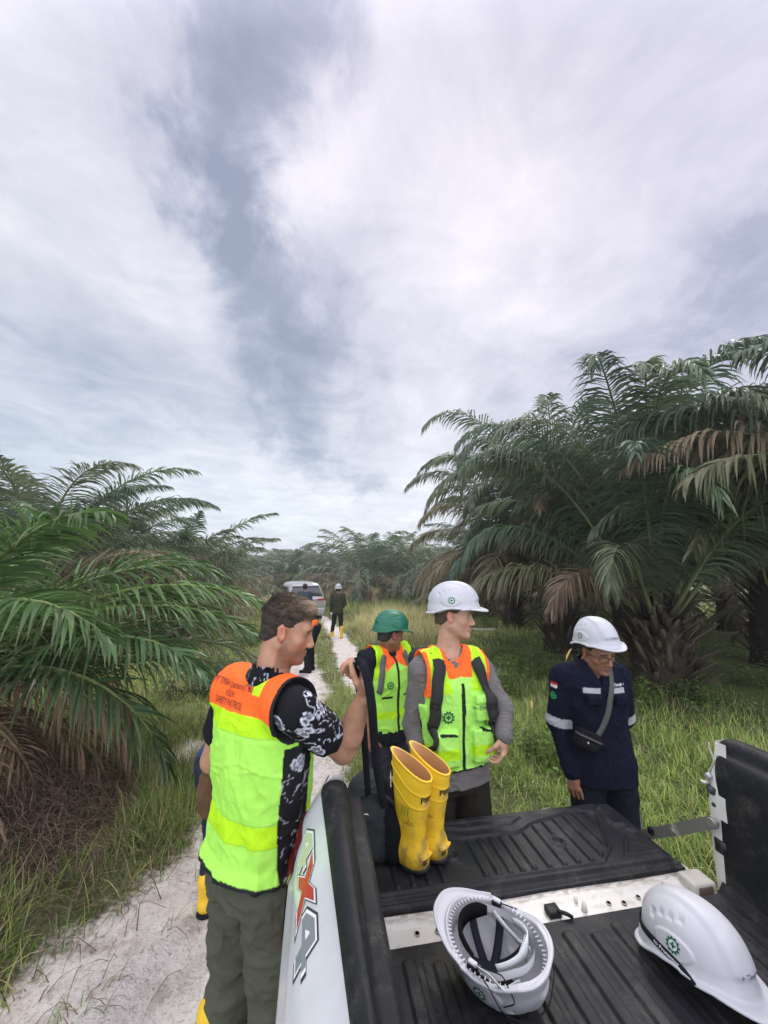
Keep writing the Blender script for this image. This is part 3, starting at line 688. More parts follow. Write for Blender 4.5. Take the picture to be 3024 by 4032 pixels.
# ------------------------------------------------------------------ solid modelling on a distance grid
class Solid:
    """rounded shapes blended together on a voxel grid and skinned as one smooth surface"""
    def __init__(s): s.ops = []; s.fr = (np.zeros(3), np.eye(3)); s.sc = 1.0
    def frame(s, o=(0, 0, 0), M=None, sc=1.0):
        s.sc = sc; s.fr = (np.asarray(o, float), np.eye(3) if M is None else np.asarray(M, float)); return s      # M: columns = axes
    def op(s, fn, lo, hi, k, kind):
        o, M = s.fr; sc_ = s.sc; lo = np.asarray(lo, float) * sc_; hi = np.asarray(hi, float) * sc_
        cs = np.array([[(lo, hi)[a][0], (lo, hi)[b][1], (lo, hi)[c][2]] for a in (0, 1) for b in (0, 1) for c in (0, 1)]) @ M.T + o
        s.ops.append((lambda P, fn=fn, o=o, M=M: fn((P - o) @ M / sc_) * sc_, cs.min(0), cs.max(0), k, kind)); return s
    def cone(s, a, b, ra, rb=None, k=.01, w=None, wr=1.0, kind='+'):
        a = np.asarray(a, float); b = np.asarray(b, float); rb = ra if rb is None else rb; ab = b - a; L2 = ab @ ab + 1e-12
        W = unit(w) if w is not None else None
        def fn(P):
            q = P - a; t = np.clip(q @ ab / L2, 0, 1); q = q - t[:, None] * ab
            if W is not None: c = q @ W; q = q - (c * (1 - 1 / wr))[:, None] * W
            return np.sqrt((q * q).sum(1)) - (ra + (rb - ra) * t)
        R = max(ra, rb) * max(1, wr)
        return s.op(fn, np.minimum(a, b) - R, np.maximum(a, b) + R, k, kind)
    def ell(s, c, r, k=.01, kind='+', M=None):
        c = np.asarray(c, float); r = np.asarray(r, float); Mx = np.eye(3) if M is None else np.asarray(M, float)
        def fn(P):
            q = (P - c) @ Mx / r; n = np.sqrt((q * q).sum(1)); g = np.sqrt(((q / r) ** 2).sum(1)) + 1e-9
            return n * (n - 1) / g
        R = r.max() if M is not None else r
        return s.op(fn, c - R, c + R, k, kind)
    def box(s, lo, hi, rad=.01, k=.01, kind='+'):
        lo = np.asarray(lo, float); hi = np.asarray(hi, float); c = (lo + hi) / 2; h = (hi - lo) / 2 - rad
        def fn(P):
            q = np.abs(P - c) - h
            return np.sqrt((np.maximum(q, 0) ** 2).sum(1)) + np.minimum(q.max(1), 0) - rad
        return s.op(fn, lo, hi, k, kind)
    def loft(s, secs, k=.01, kind='+', off=0.0, n=2.4, cap=.0):
        """sections (z, half width, half depth, y centre[, x centre]) stacked along local z"""
        S_ = np.array([list(q) + [0] * (5 - len(q)) for q in secs], float); z = S_[:, 0]
        def fn(P):
            zz = P[:, 2]; a = np.interp(zz, z, S_[:, 1]) + off; b_ = np.interp(zz, z, S_[:, 2]) + off
            cy = np.interp(zz, z, S_[:, 3]); cx = np.interp(zz, z, S_[:, 4])
            x = np.abs(P[:, 0] - cx) / a; y = np.abs(P[:, 1] - cy) / b_
            r = (x ** n + y ** n) ** (1 / n); L = np.hypot(P[:, 0] - cx, P[:, 1] - cy) + 1e-9
            d = L * (1 - 1 / np.maximum(r, 1e-6)); d = np.where(r < .3, (r - 1) * np.minimum(a, b_), d)
            return np.maximum(d, np.maximum(z[0] - off - zz, zz - z[-1] - off))
        lo = (S_[:, 4] - S_[:, 1]).min(), (S_[:, 3] - S_[:, 2]).min(), z[0]; hi = (S_[:, 4] + S_[:, 1]).max(), (S_[:, 3] + S_[:, 2]).max(), z[-1]
        return s.op(fn, A(*lo) - off, A(*hi) + off, k, kind)
    def mesh(s, vox, clip=None):
        plus = [o for o in s.ops if o[4] == '+']
        lo = np.min([o[1] for o in plus], 0) - 3 * vox; hi = np.max([o[2] for o in plus], 0) + 3 * vox
        if clip is not None: lo = np.maximum(lo, clip[0]); hi = np.minimum(hi, clip[1])
        N = np.ceil((hi - lo) / vox).astype(int) + 1
        D = np.full(tuple(N), 1.0, np.float32)
        for fn, l, h, k, kind in s.ops:
            pad = 3 * vox + 2 * k + .004
            i0 = np.clip(np.floor((l - pad - lo) / vox).astype(int), 0, N); i1 = np.clip(np.ceil((h + pad - lo) / vox).astype(int) + 1, 0, N)
            if kind == '&': i0 = np.zeros(3, int); i1 = N
            if (i1 <= i0).any(): continue
            ax = [lo[q] + vox * np.arange(i0[q], i1[q]) for q in range(3)]
            G = np.stack(np.meshgrid(*ax, indexing='ij'), -1).reshape(-1, 3)
            sl = tuple(slice(i0[q], i1[q]) for q in range(3)); d0 = D[sl].ravel()
            d = fn(G); k = max(k, 1e-5)
            if kind == '+': hh = np.clip(.5 + .5 * (d0 - d) / k, 0, 1); r = d0 * (1 - hh) + d * hh - k * hh * (1 - hh)
            else:
                e = -d if kind == '-' else d
                hh = np.clip(.5 - .5 * (d0 - e) / k, 0, 1); r = d0 * (1 - hh) + e * hh + k * hh * (1 - hh)
            D[sl] = r.reshape(D[sl].shape)
        D[0] = D[-1] = 1; D[:, 0] = D[:, -1] = 1; D[:, :, 0] = D[:, :, -1] = 1
        return surfnets(D, lo, vox)


def surfnets(D, lo, vox):
    S_ = D < 0
    c = [S_[a:S_.shape[0] - 1 + a, b:S_.shape[1] - 1 + b, d:S_.shape[2] - 1 + d] for a in (0, 1) for b in (0, 1) for d in (0, 1)]
    anyc = c[0].copy(); allc = c[0].copy()
    for q in c[1:]: anyc |= q; allc &= q
    cell = np.argwhere(anyc & ~allc); n = len(cell)
    acc = np.zeros((n, 3)); cnt = np.zeros(n)
    corners = np.array([(a, b, d) for a in (0, 1) for b in (0, 1) for d in (0, 1)])
    val = np.stack([D[tuple((cell + q).T)] for q in corners], 1)
    for i in range(8):
        for ax in range(3):
            if corners[i][ax] == 0:
                j = i + (4, 2, 1)[ax]; a, b = val[:, i], val[:, j]; m = (a < 0) != (b < 0)
                t_ = np.where(m, a / np.where(m, a - b, 1), 0); p = corners[i] + t_[:, None] * (corners[j] - corners[i])
                acc += np.where(m[:, None], p, 0); cnt += m
    Vv = lo + vox * (cell + acc / cnt[:, None])
    idx = np.full(tuple(s_ - 1 for s_ in D.shape), -1, np.int64); idx[tuple(cell.T)] = np.arange(n)
    F = []
    for ax in range(3):
        s0 = [slice(1, -1)] * 3; s1 = [slice(1, -1)] * 3; s0[ax] = slice(0, -1); s1[ax] = slice(1, None)
        a = S_[tuple(s0)]; b = S_[tuple(s1)]; e = np.argwhere(a != b); off = np.ones(3, int); off[ax] = 0; e = e + off
        sgn = S_[tuple(e.T)]; u = (ax + 1) % 3; v_ = (ax + 2) % 3
        du = np.zeros(3, int); du[u] = 1; dv = np.zeros(3, int); dv[v_] = 1
        q = [idx[tuple((e - w_).T)] for w_ in (du + dv, dv, du * 0, du)]
        q = np.stack(q, 1); q[~sgn] = q[~sgn][:, ::-1]; F.append(q)
    return Vv, np.concatenate(F)


def vnormals(Vv, F):
    n = np.cross(Vv[F[:, 2]] - Vv[F[:, 0]], Vv[F[:, 3]] - Vv[F[:, 1]]); N = np.zeros_like(Vv)
    for i in range(4):
        for a in range(3): N[:, a] += np.bincount(F[:, i], n[:, a], len(Vv))
    return N / (np.linalg.norm(N, axis=1)[:, None] + 1e-12)


def relax(Vv, F, it=1, lam=.5):
    for _ in range(it):
        s_ = np.zeros_like(Vv); c = np.zeros(len(Vv))
        for i in range(4):
            a, b = F[:, i], F[:, (i + 1) % 4]
            for q in range(3): s_[:, q] += np.bincount(a, Vv[b, q], len(Vv)) + np.bincount(b, Vv[a, q], len(Vv))
            c += np.bincount(a, minlength=len(Vv)) + np.bincount(b, minlength=len(Vv))
        Vv = Vv * (1 - lam) + lam * s_ / np.maximum(c, 1)[:, None]
    return Vv


def solid_obj(name, S_, vox, mt, parent=None, col=(1, 1, 1), disp=None, smooth_it=1, clip=None, drop=None):
    """col: constant or fn(P, N) -> (n,3); disp: fn(P, N) -> (n,) offset along the normal; drop: fn(P) -> bool, faces to delete"""
    Vv, F = S_.mesh(vox, clip)
    if smooth_it: Vv = relax(Vv, F, smooth_it)
    N = vnormals(Vv, F)
    if disp is not None: Vv = Vv + N * disp(Vv, N)[:, None]; N = vnormals(Vv, F)
    c = col(Vv, N) if callable(col) else np.repeat(np.array([col], float), len(Vv), 0)
    if drop is not None:
        k = drop(Vv); F = F[~k[F].all(1)]
    return mesh_obj(name, Vv, F, mt, parent, c)


def wrinkle(amp, sc, seed, ax=(1, 1, 1)):
    """soft cloth folds: ridged noise stretched along an axis"""
    def fn(P, N):
        q = P * A(*ax) / sc
        w1 = vnoise(q, seed); q2 = q + w1[:, None] * 1.3
        r = 1 - np.abs(2 * vnoise(q2 * 1.0 + 7, seed + 3) - 1); r2 = 1 - np.abs(2 * vnoise(q2 * 2.1 + 3, seed + 5) - 1)
        return amp * (r * r * .9 + r2 * .35 - .55)
    return fn


# ------------------------------------------------------------------ printed marks
def text_shape(s, size=1.0, bold=0.0, align='CENTER', hs=1.0):
    cu = bpy.data.curves.new('txt', 'FONT'); cu.body = s; cu.size = size; cu.align_x = align; cu.align_y = 'CENTER'; cu.offset = bold; cu.resolution_u = 2; cu.fill_mode = 'FRONT'
    o = bpy.data.objects.new('txt', cu); COL.objects.link(o)
    dg = bpy.context.evaluated_depsgraph_get(); ev = o.evaluated_get(dg); me = ev.to_mesh()
    P = np.array([v.co[:2] for v in me.vertices]); P[:, 0] *= hs
    me.calc_loop_triangles(); F = np.array([t_.vertices[:] for t_ in me.loop_triangles])
    ev.to_mesh_clear(); bpy.data.objects.remove(o); bpy.data.curves.remove(cu)
    return P, F
def gear_shape(R=1.0, teeth=11):
    """toothed ring round a cross"""
    n = teeth * 8; a = np.arange(n) * 2 * math.pi / n; r = np.where((np.arange(n) % 8) < 4, 1.0, .80) * R
    P = [np.stack([r * np.cos(a), r * np.sin(a)], 1), np.stack([np.cos(a), np.sin(a)], 1) * R * .60]
    F = [(i, (i + 1) % n, n + (i + 1) % n) for i in range(n)] + [(i, n + (i + 1) % n, n + i) for i in range(n)]
    w_, l = R * .13, R * .40; k = 2 * n
    P.append(np.array([(-l, -w_), (l, -w_), (l, w_), (-l, w_), (-w_, -l), (w_, -l), (w_, l), (-w_, l)]))
    F += [(k, k + 1, k + 2), (k, k + 2, k + 3), (k + 4, k + 5, k + 6), (k + 4, k + 6, k + 7)]
    return np.concatenate(P), np.array(F)
def quad_shape(w_, h):
    nx, ny = max(1, int(w_ / .012)), max(1, int(h / .012))
    X, Y = np.meshgrid(np.linspace(-w_ / 2, w_ / 2, nx + 1), np.linspace(-h / 2, h / 2, ny + 1)); P = np.stack([X.ravel(), Y.ravel()], 1); F = []
    for j in range(ny):
        for i in range(nx):
            a = j * (nx + 1) + i; F += [(a, a + 1, a + nx + 2), (a, a + nx + 2, a + nx + 1)]
    return P, np.array(F)
def bvh(objs):
    Vs, Fs, n = [], [], 0
    for o in (objs if isinstance(objs, (list, tuple)) else [objs]):
        v = np.empty(len(o.data.vertices) * 3, np.float32); o.data.vertices.foreach_get('co', v); Vs.append(v.reshape(-1, 3))
        Fs += [tuple(i + n for i in p.vertices) for p in o.data.polygons]; n += len(o.data.vertices)
    return BVHTree.FromPolygons(np.concatenate(Vs).tolist(), Fs)
def decal(name, shape, tree, o, X, Y, mt, parent, col, eps=.0018, back=.12, reach=.3):
    """lay a flat mark on the surface below it; X, Y: directions of the mark's right and up"""
    P, F = shape; X = unit(X); Y = unit(np.asarray(Y, float) - X * (np.asarray(Y, float) @ X)); n = np.cross(X, Y)
    out = []
    for p in P:
        s_ = np.asarray(o, float) + X * p[0] + Y * p[1] + n * back
        h = tree.ray_cast(Vector(s_), Vector(-n), reach)
        q = np.array(h[0]) if h[0] is not None else None
        out.append(q + n * eps if q is not None else None)
    good = [q for q in out if q is not None]
    if not good: return None
    m_ = np.mean([(q - np.asarray(o, float)) @ n for q in good])
    for i, q in enumerate(out):
        if q is None: out[i] = np.asarray(o, float) + X * P[i][0] + Y * P[i][1] + n * m_
    ob = mesh_obj(name, np.array(out), F, mt, parent, np.repeat(np.array([col], float), len(out), 0), smooth=False)
    return ob
# ------------------------------------------------------------------ pickup truck (built in its own frame: x across, y to the rear, z up from the bed floor)
plast = mat('black_bedliner', (1, 1, 1), rough=.50, spec=.24, bump=[(420, .5, .0022), (120, .3, .003)], coord='Object')
paint = mat('white_paint', rough=.28, spec=.5, coat=.4, var=(9, .10))
grime = mat('grimy_white_paint', rough=.5, bump=(120, .2, .001))
steel = mat('brushed_steel', rough=.45, metal=.85)
redglass = mat('red_lamp_glass', rough=.15, spec=.6, coat=.5)
BLK = (.008, .009, .011); BLK2 = (.012, .0125, .015)
truck = thing('pickup_truck', 'white pickup truck bed with black liner, its tailgate folded down', 'pickup truck', tuple(TRUCK_O), TRUCK_YAW)
nt_ = NT(plast.node_tree); pb_ = plast.node_tree.nodes['Principled BSDF']; c_ = pb_.inputs['Base Color'].links[0].from_socket
tc_ = nt_.n('ShaderNodeTexCoord').outputs['Object']; du = nt_.m('MULTIPLY', nt_.maprange(nt_.noise(tc_, 9, 7, .7, .6), .50, .75, 0, 1), nt_.maprange(nt_.noise(tc_, 140, 3, .6), .40, .62, .15, 1))
nt_.put(pb_.inputs['Base Color'], nt_.mix(nt_.m('MULTIPLY', du, .48), c_, (.16, .145, .125))); nt_.put(pb_.inputs['Roughness'], nt_.maprange(nt_.noise(tc_, 6, 6, .7), .3, .7, .40, .66))
XL, XR, YF = .105, 1.45, -2.05
def poly_sd(X, Y, pts):
    """signed distance to a polygon, negative inside"""
    pts = np.array(pts, float); d = np.full(X.shape, 1e9); ins = np.zeros(X.shape, bool)
    for i in range(len(pts)):
        a, b_ = pts[i], pts[(i + 1) % len(pts)]; e = b_ - a; t_ = np.clip(((X - a[0]) * e[0] + (Y - a[1]) * e[1]) / (e @ e), 0, 1)
        d = np.minimum(d, np.hypot(X - a[0] - t_ * e[0], Y - a[1] - t_ * e[1]))
        c = (a[1] > Y) != (b_[1] > Y); ins ^= c & (X < (b_[0] - a[0]) * (Y - a[1]) / (b_[1] - a[1] + 1e-12) + a[0])
    return np.where(ins, -d, d)
def sstep(a, b, x): q = np.clip((x - a) / (b - a), 0, 1); return q * q * (3 - 2 * q)
# bed floor with long ridges
xs = np.arange(XL, XR + .001, .0035); ys = np.concatenate([np.arange(YF, -.16, .06), np.arange(-.16, .0301, .0045)])
X, Y = np.meshgrid(xs, ys); Z = np.zeros_like(X)
for k in range(15):
    xc = .16 + k * .0885; w_ = .021; y1 = -.045 + (.02 if k % 2 else 0)
    q = np.hypot(np.maximum(np.abs(X - xc) - w_ * .55, 0), np.maximum(Y - y1, 0) * .8)
    Z += .011 * (1 - sstep(.003, .011, q))
    Z += .004 * (1 - sstep(.0015, .004, np.abs(X - xc - .044))) * (1 - sstep(y1 - .01, y1 + .01, Y))
Z += .035 * sstep(XL + .045, XL, X) ** 2 + .035 * sstep(XR - .045, XR, X) ** 2
b = MB(); b.grid(np.stack([X, Y, Z], -1), col=BLK2)
b.box((XL, YF, -.05), (XR, .028, -.02), col=BLK)
b.build('bed_floor_liner', plast, truck)
# white sill and tailgate inner skin
b = MB(); ys = np.linspace(.031, .185, 20); xs = np.linspace(XL - .0, XR - .012, 160); X, Y = np.meshgrid(xs, ys)
Z = -.012 + .006 * sstep(.10, .115, Y) - .004 * sstep(.125, .135, Y) + .002 * np.sin(X * 9)
nn = fbm(np.stack([X * 26, Y * 60, X * 0], -1).reshape(-1, 3), 5, 4); d_ = sstep(.56, .72, nn) * .5
edge = sstep(.10, .15, Y.ravel()) * sstep(.42, .66, fbm(np.stack([X * 60, Y * 160, X * 0], -1).reshape(-1, 3), 15, 3)) * .7
cc = A(.58, .565, .51) * (1 - d_[:, None] * .45) * (1 - edge[:, None] * A(.6, .68, .75)); cc[nn > .84] = (.30, .13, .09)
b.grid(np.stack([X, Y, Z], -1), col=cc)
b.box((XL, -.0, -.09), (XR, .0305, -.016), col=(.7, .68, .62))
sill = b.build('tailgate_sill', grime, truck)
b = MB()
for (x, y, r_) in [(.30, .075, .009), (.372, .074, .011), (.64, .078, .010), (1.005, .07, .0085), (1.06, .062, .0085), (1.13, .075, .008), (.262, .12, .004)]:
    b = MB(); b.tube([(x, y, -.011), (x, y, -.006)], r_, 14, col=(.42, .38, .32)); b.tube([(x, y, -.010), (x, y, -.0052)], r_ * .72, 14, col=(.004, .004, .004))
    b.build('drain_hole', mat('hole', rough=.9, spec=0), sill)
b = MB(); b.box((.76, .045, -.01), (.805, .085, .012), col=BLK, bev=.004); q = np.linspace(0, 1, 9)[:, None]
b.tube((1 - q) ** 2 * A(.79, .05, .01) + 2 * q * (1 - q) * A(.81, .03, .02) + q * q * A(.83, .025, .006), .006, 8, col=BLK)
b.build('cable_plug', plast, sill)
b = MB(); b.tube([(.90, .06, -.012), (.90, .06, .02)], [.011, .006], 10, col=(.6, .57, .5)); b.build('bolt', grime, sill); b = MB(); b.tube([(.893, .095, -.012), (.893, .095, .006)], .006, 8, col=(.6, .57, .5)); b.build('bolt', grime, sill)
b = MB(); b.box((1.345, .045, -.03), (1.438, .12, .022), col=(.46, .435, .38), bev=.008); b.box((1.36, .040, -.018), (1.42, .047, .012), col=(.10, .07, .05), bev=.003)
b.build('hinge_bracket', grime, sill); b = MB(); b.box((XL, .045, -.03), (XL + .05, .12, .022), col=(.7, .68, .62), bev=.008); b.build('hinge_bracket', grime, sill)
# tailgate
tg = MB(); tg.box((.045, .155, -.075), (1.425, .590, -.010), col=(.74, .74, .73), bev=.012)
tailgate = tg.build('tailgate', paint, truck)
xs = np.arange(.055, 1.416, .0032); ys = np.arange(.155, .575, .0032); X, Y = np.meshgrid(xs, ys)
Z = np.full_like(X, .004); body = poly_sd(X, Y, [(.06, .186), (1.405, .186), (1.405, .50), (1.33, .568), (.12, .568), (.06, .50)])
Z += .014 * (1 - sstep(-.006, .003, body))
Z += .006 * (1 - sstep(.004, .010, np.abs(Y - .168))) 
frame_ = poly_sd(X, Y, [(.20, .205), (1.10, .205), (1.185, .27), (1.29, .49), (1.22, .535), (1.03, .50), (.95, .485), (.86, .44), (.60, .44), (.52, .475), (.25, .475), (.17, .42), (.15, .26)])
Z += .008 * (1 - sstep(.0035, .008, np.abs(frame_ + .003))) - .004 * (1 - sstep(-.012, -.005, frame_))
boss = np.minimum(np.minimum(np.hypot(X - .52, Y - .357), np.hypot(X - .995, Y - .352)), 9)
for xc in (.615, .665, .715, .765, .815, .88, .945, 1.005, 1.065, 1.125, 1.18, 1.235):
    x0 = xc
    q = np.maximum(np.abs(X - x0) - .004, 0); inside = (1 - sstep(-.022, -.014, frame_)) * sstep(.036, .046, boss)
    Z += .0115 * (1 - sstep(.002, .009, q)) * inside
for xc in (.27, .33, .39, .45): Z += .0115 * (1 - sstep(.002, .009, np.maximum(np.abs(X - xc) - .004, 0))) * (1 - sstep(-.022, -.014, frame_)) * sstep(.036, .046, boss)
for (bx, by) in ((.52, .357), (.995, .352), (1.345, .337), (.12, .337)):
    q = np.hypot(X - bx, Y - by); Z += .007 * (1 - sstep(.003, .007, np.abs(q - .026))) - .006 * (1 - sstep(.014, .020, q)) + .005 * (1 - sstep(.006, .010, q))
for pts in ([(1.185, .207), (1.385, .207), (1.36, .27), (1.29, .305), (1.262, .30)], [(.085, .215), (.15, .215), (.13, .30), (.09, .28)], [(.62, .475), (.85, .475), (.93, .52), (.90, .548), (.50, .548), (.46, .52)]):
    sd_ = poly_sd(X, Y, pts); Z += .009 * (1 - sstep(-.012, -.002, sd_)); Z -= .004 * (1 - sstep(-.026, -.020, sd_))
Z += .010 * (1 - sstep(.002, .008, np.abs(poly_sd(X, Y, [(1.315, .40), (1.30, .50), (1.345, .535), (2, 2), (2, .3)])) )) * (X < 1.36) * (Y > .36)
Z = np.where(body > .02, .002, Z)
b = MB(); b.grid(np.stack([X, Y, Z], -1), col=BLK2)
ring = [(.055, .155, .004), (1.416, .155, .004), (1.416, .573, .004), (.055, .573, .004)]
b.box((.052, .152, -.012), (1.418, .576, .0015), col=BLK)
b.build('tailgate_liner', plast, tailgate)
b = MB(); b.box((1.07, .585, -.03), (1.10, .60, -.004), col=(.7, .7, .68)); b.build('tailgate_latch', paint, tailgate); b = MB(); b.box((1.20, .583, -.05), (1.30, .597, -.012), col=(.7, .7, .68), bev=.004); b.build('tailgate_latch', paint, tailgate)
# side walls
def yend(z): return .075 - .03 * ((z - .12) / .4) ** 2
def wall(mir):
    f = (lambda x: x) if not mir else (lambda x: 1.555 - x)
    name = 'side_panel'
    prof = [(-.012, .512), (-.020, .497), (-.034, .474), (-.052, .445), (-.074, .405), (-.088, .37), (-.097, .335), (-.099, .315), (-.112, .29), (-.118, .22), (-.120, .12), (-.121, 0), (-.118, -.15), (-.115, -.26), (-.09, -.30), (-.085, -.45), (-.075, -.50)]
    ysn = np.concatenate([np.linspace(YF, -.1, 30), np.linspace(-.06, 1, 5) * 0 + np.linspace(-.08, 0, 5)])
    rings = []
    tp = lambda x, y, z: .060 * min(max(-y - .02, 0), 1.0) * (0 if mir else 1) * float(sstep(.33, .50, z)) * float(sstep(.05, .0, x))
    for (x, z) in prof:
        ye = yend(z); rows = [(f(x + tp(x, y, z)), y, z) for y in np.linspace(YF, -.03, 40)] + [(f(x + dx), yy, z) for yy, dx in ((ye - .07, 0), (ye - .03, .002), (ye - .01, .008), (ye, .018))]
        rings.append(rows)
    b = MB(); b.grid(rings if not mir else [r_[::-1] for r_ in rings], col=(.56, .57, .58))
    wheel_y = -1.35
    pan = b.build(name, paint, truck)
    # jamb: the inward facing white end of the wall, with its curved rear edge
    b = MB(); zz = np.linspace(-.03, .515, 28); x0 = XL - .006 if not mir else 1.555 - (1.555 - XR) + .006
    x0 = f(.098) if not mir else XR + .004
    xo = f(-.03)
    def xin(z): return x0 + (0 if not mir else 1) * (.045 * sstep(.44, .53, np.asarray(z)))
    G = []
    for z in zz:
        ye = yend(z) - .012
        o_ = -1 if not mir else 1
        xi = x0 + o_ * (.05 * sstep(.36, .52, z)) if not mir else x0 + .03 * sstep(.30, .52, z)
        xe = float(np.interp(z, [-.03, .30, .40, .46, .50, .52], [-.07, -.07, -.05, -.02, .0, .02]))
        row = [(xi, y, z) for y in (-.01, .015, .03, ye - .006)] + [(xi + o_ * .006, ye, z)] + [(f(xe), ye + .002, z)]
        G.append(row if not mir else row[::-1])
    cj = (.60, .585, .54)
    b.grid(G, col=cj)
    jamb = b.build('jamb', grime, truck)
    # lamp wraps the outer rear corner
    b = MB(); rows = []
    for z in np.linspace(.04, .40, 20):
        ye = yend(z); xx = np.interp(z, [p[1] for p in prof][::-1], [p[0] for p in prof][::-1])
        rows.append([(f(xx - .004), ye - .16 + .1 * (z - .04), z), (f(xx - .006), ye - .05, z), (f(xx - .002), ye - .005, z), (f(xx + .02), ye + .016, z), (f(xx + .08), ye + .012, z), (f(xx + .10), ye - .004, z)])
    b.grid(rows if not mir else [r_[::-1] for r_ in rows], col=(.20, .012, .010)); b.build('tail_lamp', redglass, truck)
    # black rail cap and inner wall
    prf = [(-.022, .478), (-.026, .500), (-.020, .515), (-.004, .526), (.018, .529), (.036, .524), (.049, .512), (.055, .497), (.058, .482), (.066, .474), (.088, .471), (.099, .464), (.104, .450), (XL, .42), (XL - .006, .30), (XL - .003, .10), (XL, .02), (XL + .02, .002)] if not mir else \
          [(-.022, .478), (-.026, .500), (-.020, .515), (-.004, .526), (.018, .529), (.036, .524), (.046, .512), (.051, .497), (.054, .486), (.060, .478), (.072, .474), (.082, .464), (.090, .450), (.097, .42), (.100, .30), (.104, .10), (.105, .02), (.125, .002)]
    rings = []; dy = .026 if mir else 0
    yy = np.concatenate([np.linspace(YF, -.12, 40), np.linspace(-.10, -.03, 6)])
    for (x, z) in prf:
        row = [(f(x + tp(x, y, z)), y, z + .004 * math.sin(y * 2)) for y in yy]
        if z > .47: row += [(f(x + .002), -.012 + dy, z - .003), (f(x + .006), .004 + dy, z - .012), (f(.02 + (x - .02) * .8), .012 + dy, min(z, .50) - .012)]
        else: row += [(f(x), -.012 + dy, z), (f(x - .006), .0 + dy, z - .004 if z > .4 else z), (f(x - .02), .004 + dy, z - .012 if z > .4 else z)]
        rings.append(row)
    b = MB(); b.grid(rings if not mir else [r_[::-1] for r_ in rings], col=BLK)
    lin_ = b.build('bed_rail_liner', plast, truck)
    return pan, jamb
panL, jambL = wall(False)
panR, jambR = wall(True)
# fittings on the right-hand jamb
b = MB(); b.tube([(1.447, .045, .385), (1.470, .048, .385)], .011, 12, col=(.4, .4, .4)); b.tube([(1.460, .048, .365), (1.436, .048, .362), (1.432, .058, .362)], [.006, .006, .008], 8, col=(.5, .48, .42))
b.build('striker', mat('old_metal', rough=.5, metal=.5), jambR); b = MB(); b.tube([(1.448, .03, .34), (1.46, .05, .34)], .014, 12, col=(.06, .06, .06)); b.build('jamb_plug', mat('old_metal'), jambR); b = MB(); b.tube([(1.452, .034, .29), (1.458, .036, .29)], .008, 10, col=(.06, .05, .05))
b.build('jamb_plug', mat('old_metal'), jambR); b = MB(); b.box((1.449, .004, .13), (1.458, .045, .175), col=(.03, .03, .03)); b.build('jamb_clip', mat('old_metal'), jambR)
b = MB(); zs = np.linspace(.38, .50, 14); b.tube([(1.4535 + .03 * sstep(.30, .52, z), .045 + .010 * math.sin((z - .36) * 60), z) for z in zs], .0035, 6, col=(.35, .32, .28)); b.build('sealant_bead', grime, jambR)
# tailgate stay: flat folding steel bar
def flatbar(mb, a, b_, w_, th, col, n=3):
    a, b_ = A(*a), A(*b_); T_ = unit(b_ - a); S = unit(np.cross(T_, A(1, 0, 0))); Nn = np.cross(T_, S); rings = []
    for q in np.linspace(0, 1, n):
        p = a + (b_ - a) * q; rings.append([p + S * w_ / 2 + Nn * th, p - S * w_ / 2 + Nn * th, p - S * w_ / 2 - Nn * th, p + S * w_ / 2 - Nn * th])
    mb.loft(rings, col=col)
b = MB(); P0, P1, P2 = (1.432, .028, .236), (1.425, .20, .106), (1.420, .385, -.028)
flatbar(b, P0, P1, .040, .0022, (.42, .41, .38)); flatbar(b, (P1[0] - .006, P1[1] - .012, P1[2] + .009), (P2[0] - .006, P2[1], P2[2]), .038, .0022, (.40, .39, .36))
for p in (P0, P1, P2): b.tube([(p[0] - .012, p[1], p[2]), (p[0] + .012, p[1], p[2])], .010 if p is not P0 else .015, 12, col=(.5, .49, .46))
b.tube([(P0[0] - .003, P0[1], P0[2]), (P0[0] + .003, P0[1], P0[2])], .0205, 18, col=(.42, .41, .38)); b.box((1.405, .29, .03), (1.425, .315, .055), col=(.02, .02, .02), bev=.002)
b.build('tailgate_stay', steel, truck, smooth=False)
# rear bumper, wheels, underbody: seen only from other sides
b = MB(); b.box((-.06, .03, -.38), (1.60, .16, -.22), col=(.05, .05, .055), bev=.02); b.build('bumper', plast, truck)
b = MB(); b.box((.15, YF, -.42), (1.40, .0, -.10), col=(.02, .02, .02), bev=.02); b.build('underbody', plast, truck)
for sx in (-.07, 1.42):
    b = MB(); a_ = np.linspace(0, 2 * math.pi, 33)[:-1]; rr = [(.20, 0), (.36, 0), (.38, .02), (.38, .19), (.36, .21), (.20, .21)]
    b.loft([[(sx + q, -1.30 + r_ * math.cos(w_), -.42 + r_ * math.sin(w_)) for w_ in a_] for (r_, q) in rr], col=(.02, .02, .02)); wh = b.build('wheel', plast, truck)
    b = MB(); b.loft([[(sx + q, -1.30 + r_ * math.cos(w_), -.42 + r_ * math.sin(w_)) for w_ in a_] for (r_, q) in ((.05, .01), (.2, .03), (.205, .18), (.05, .2))], col=(.4, .4, .42)); b.build('rim', steel, wh)
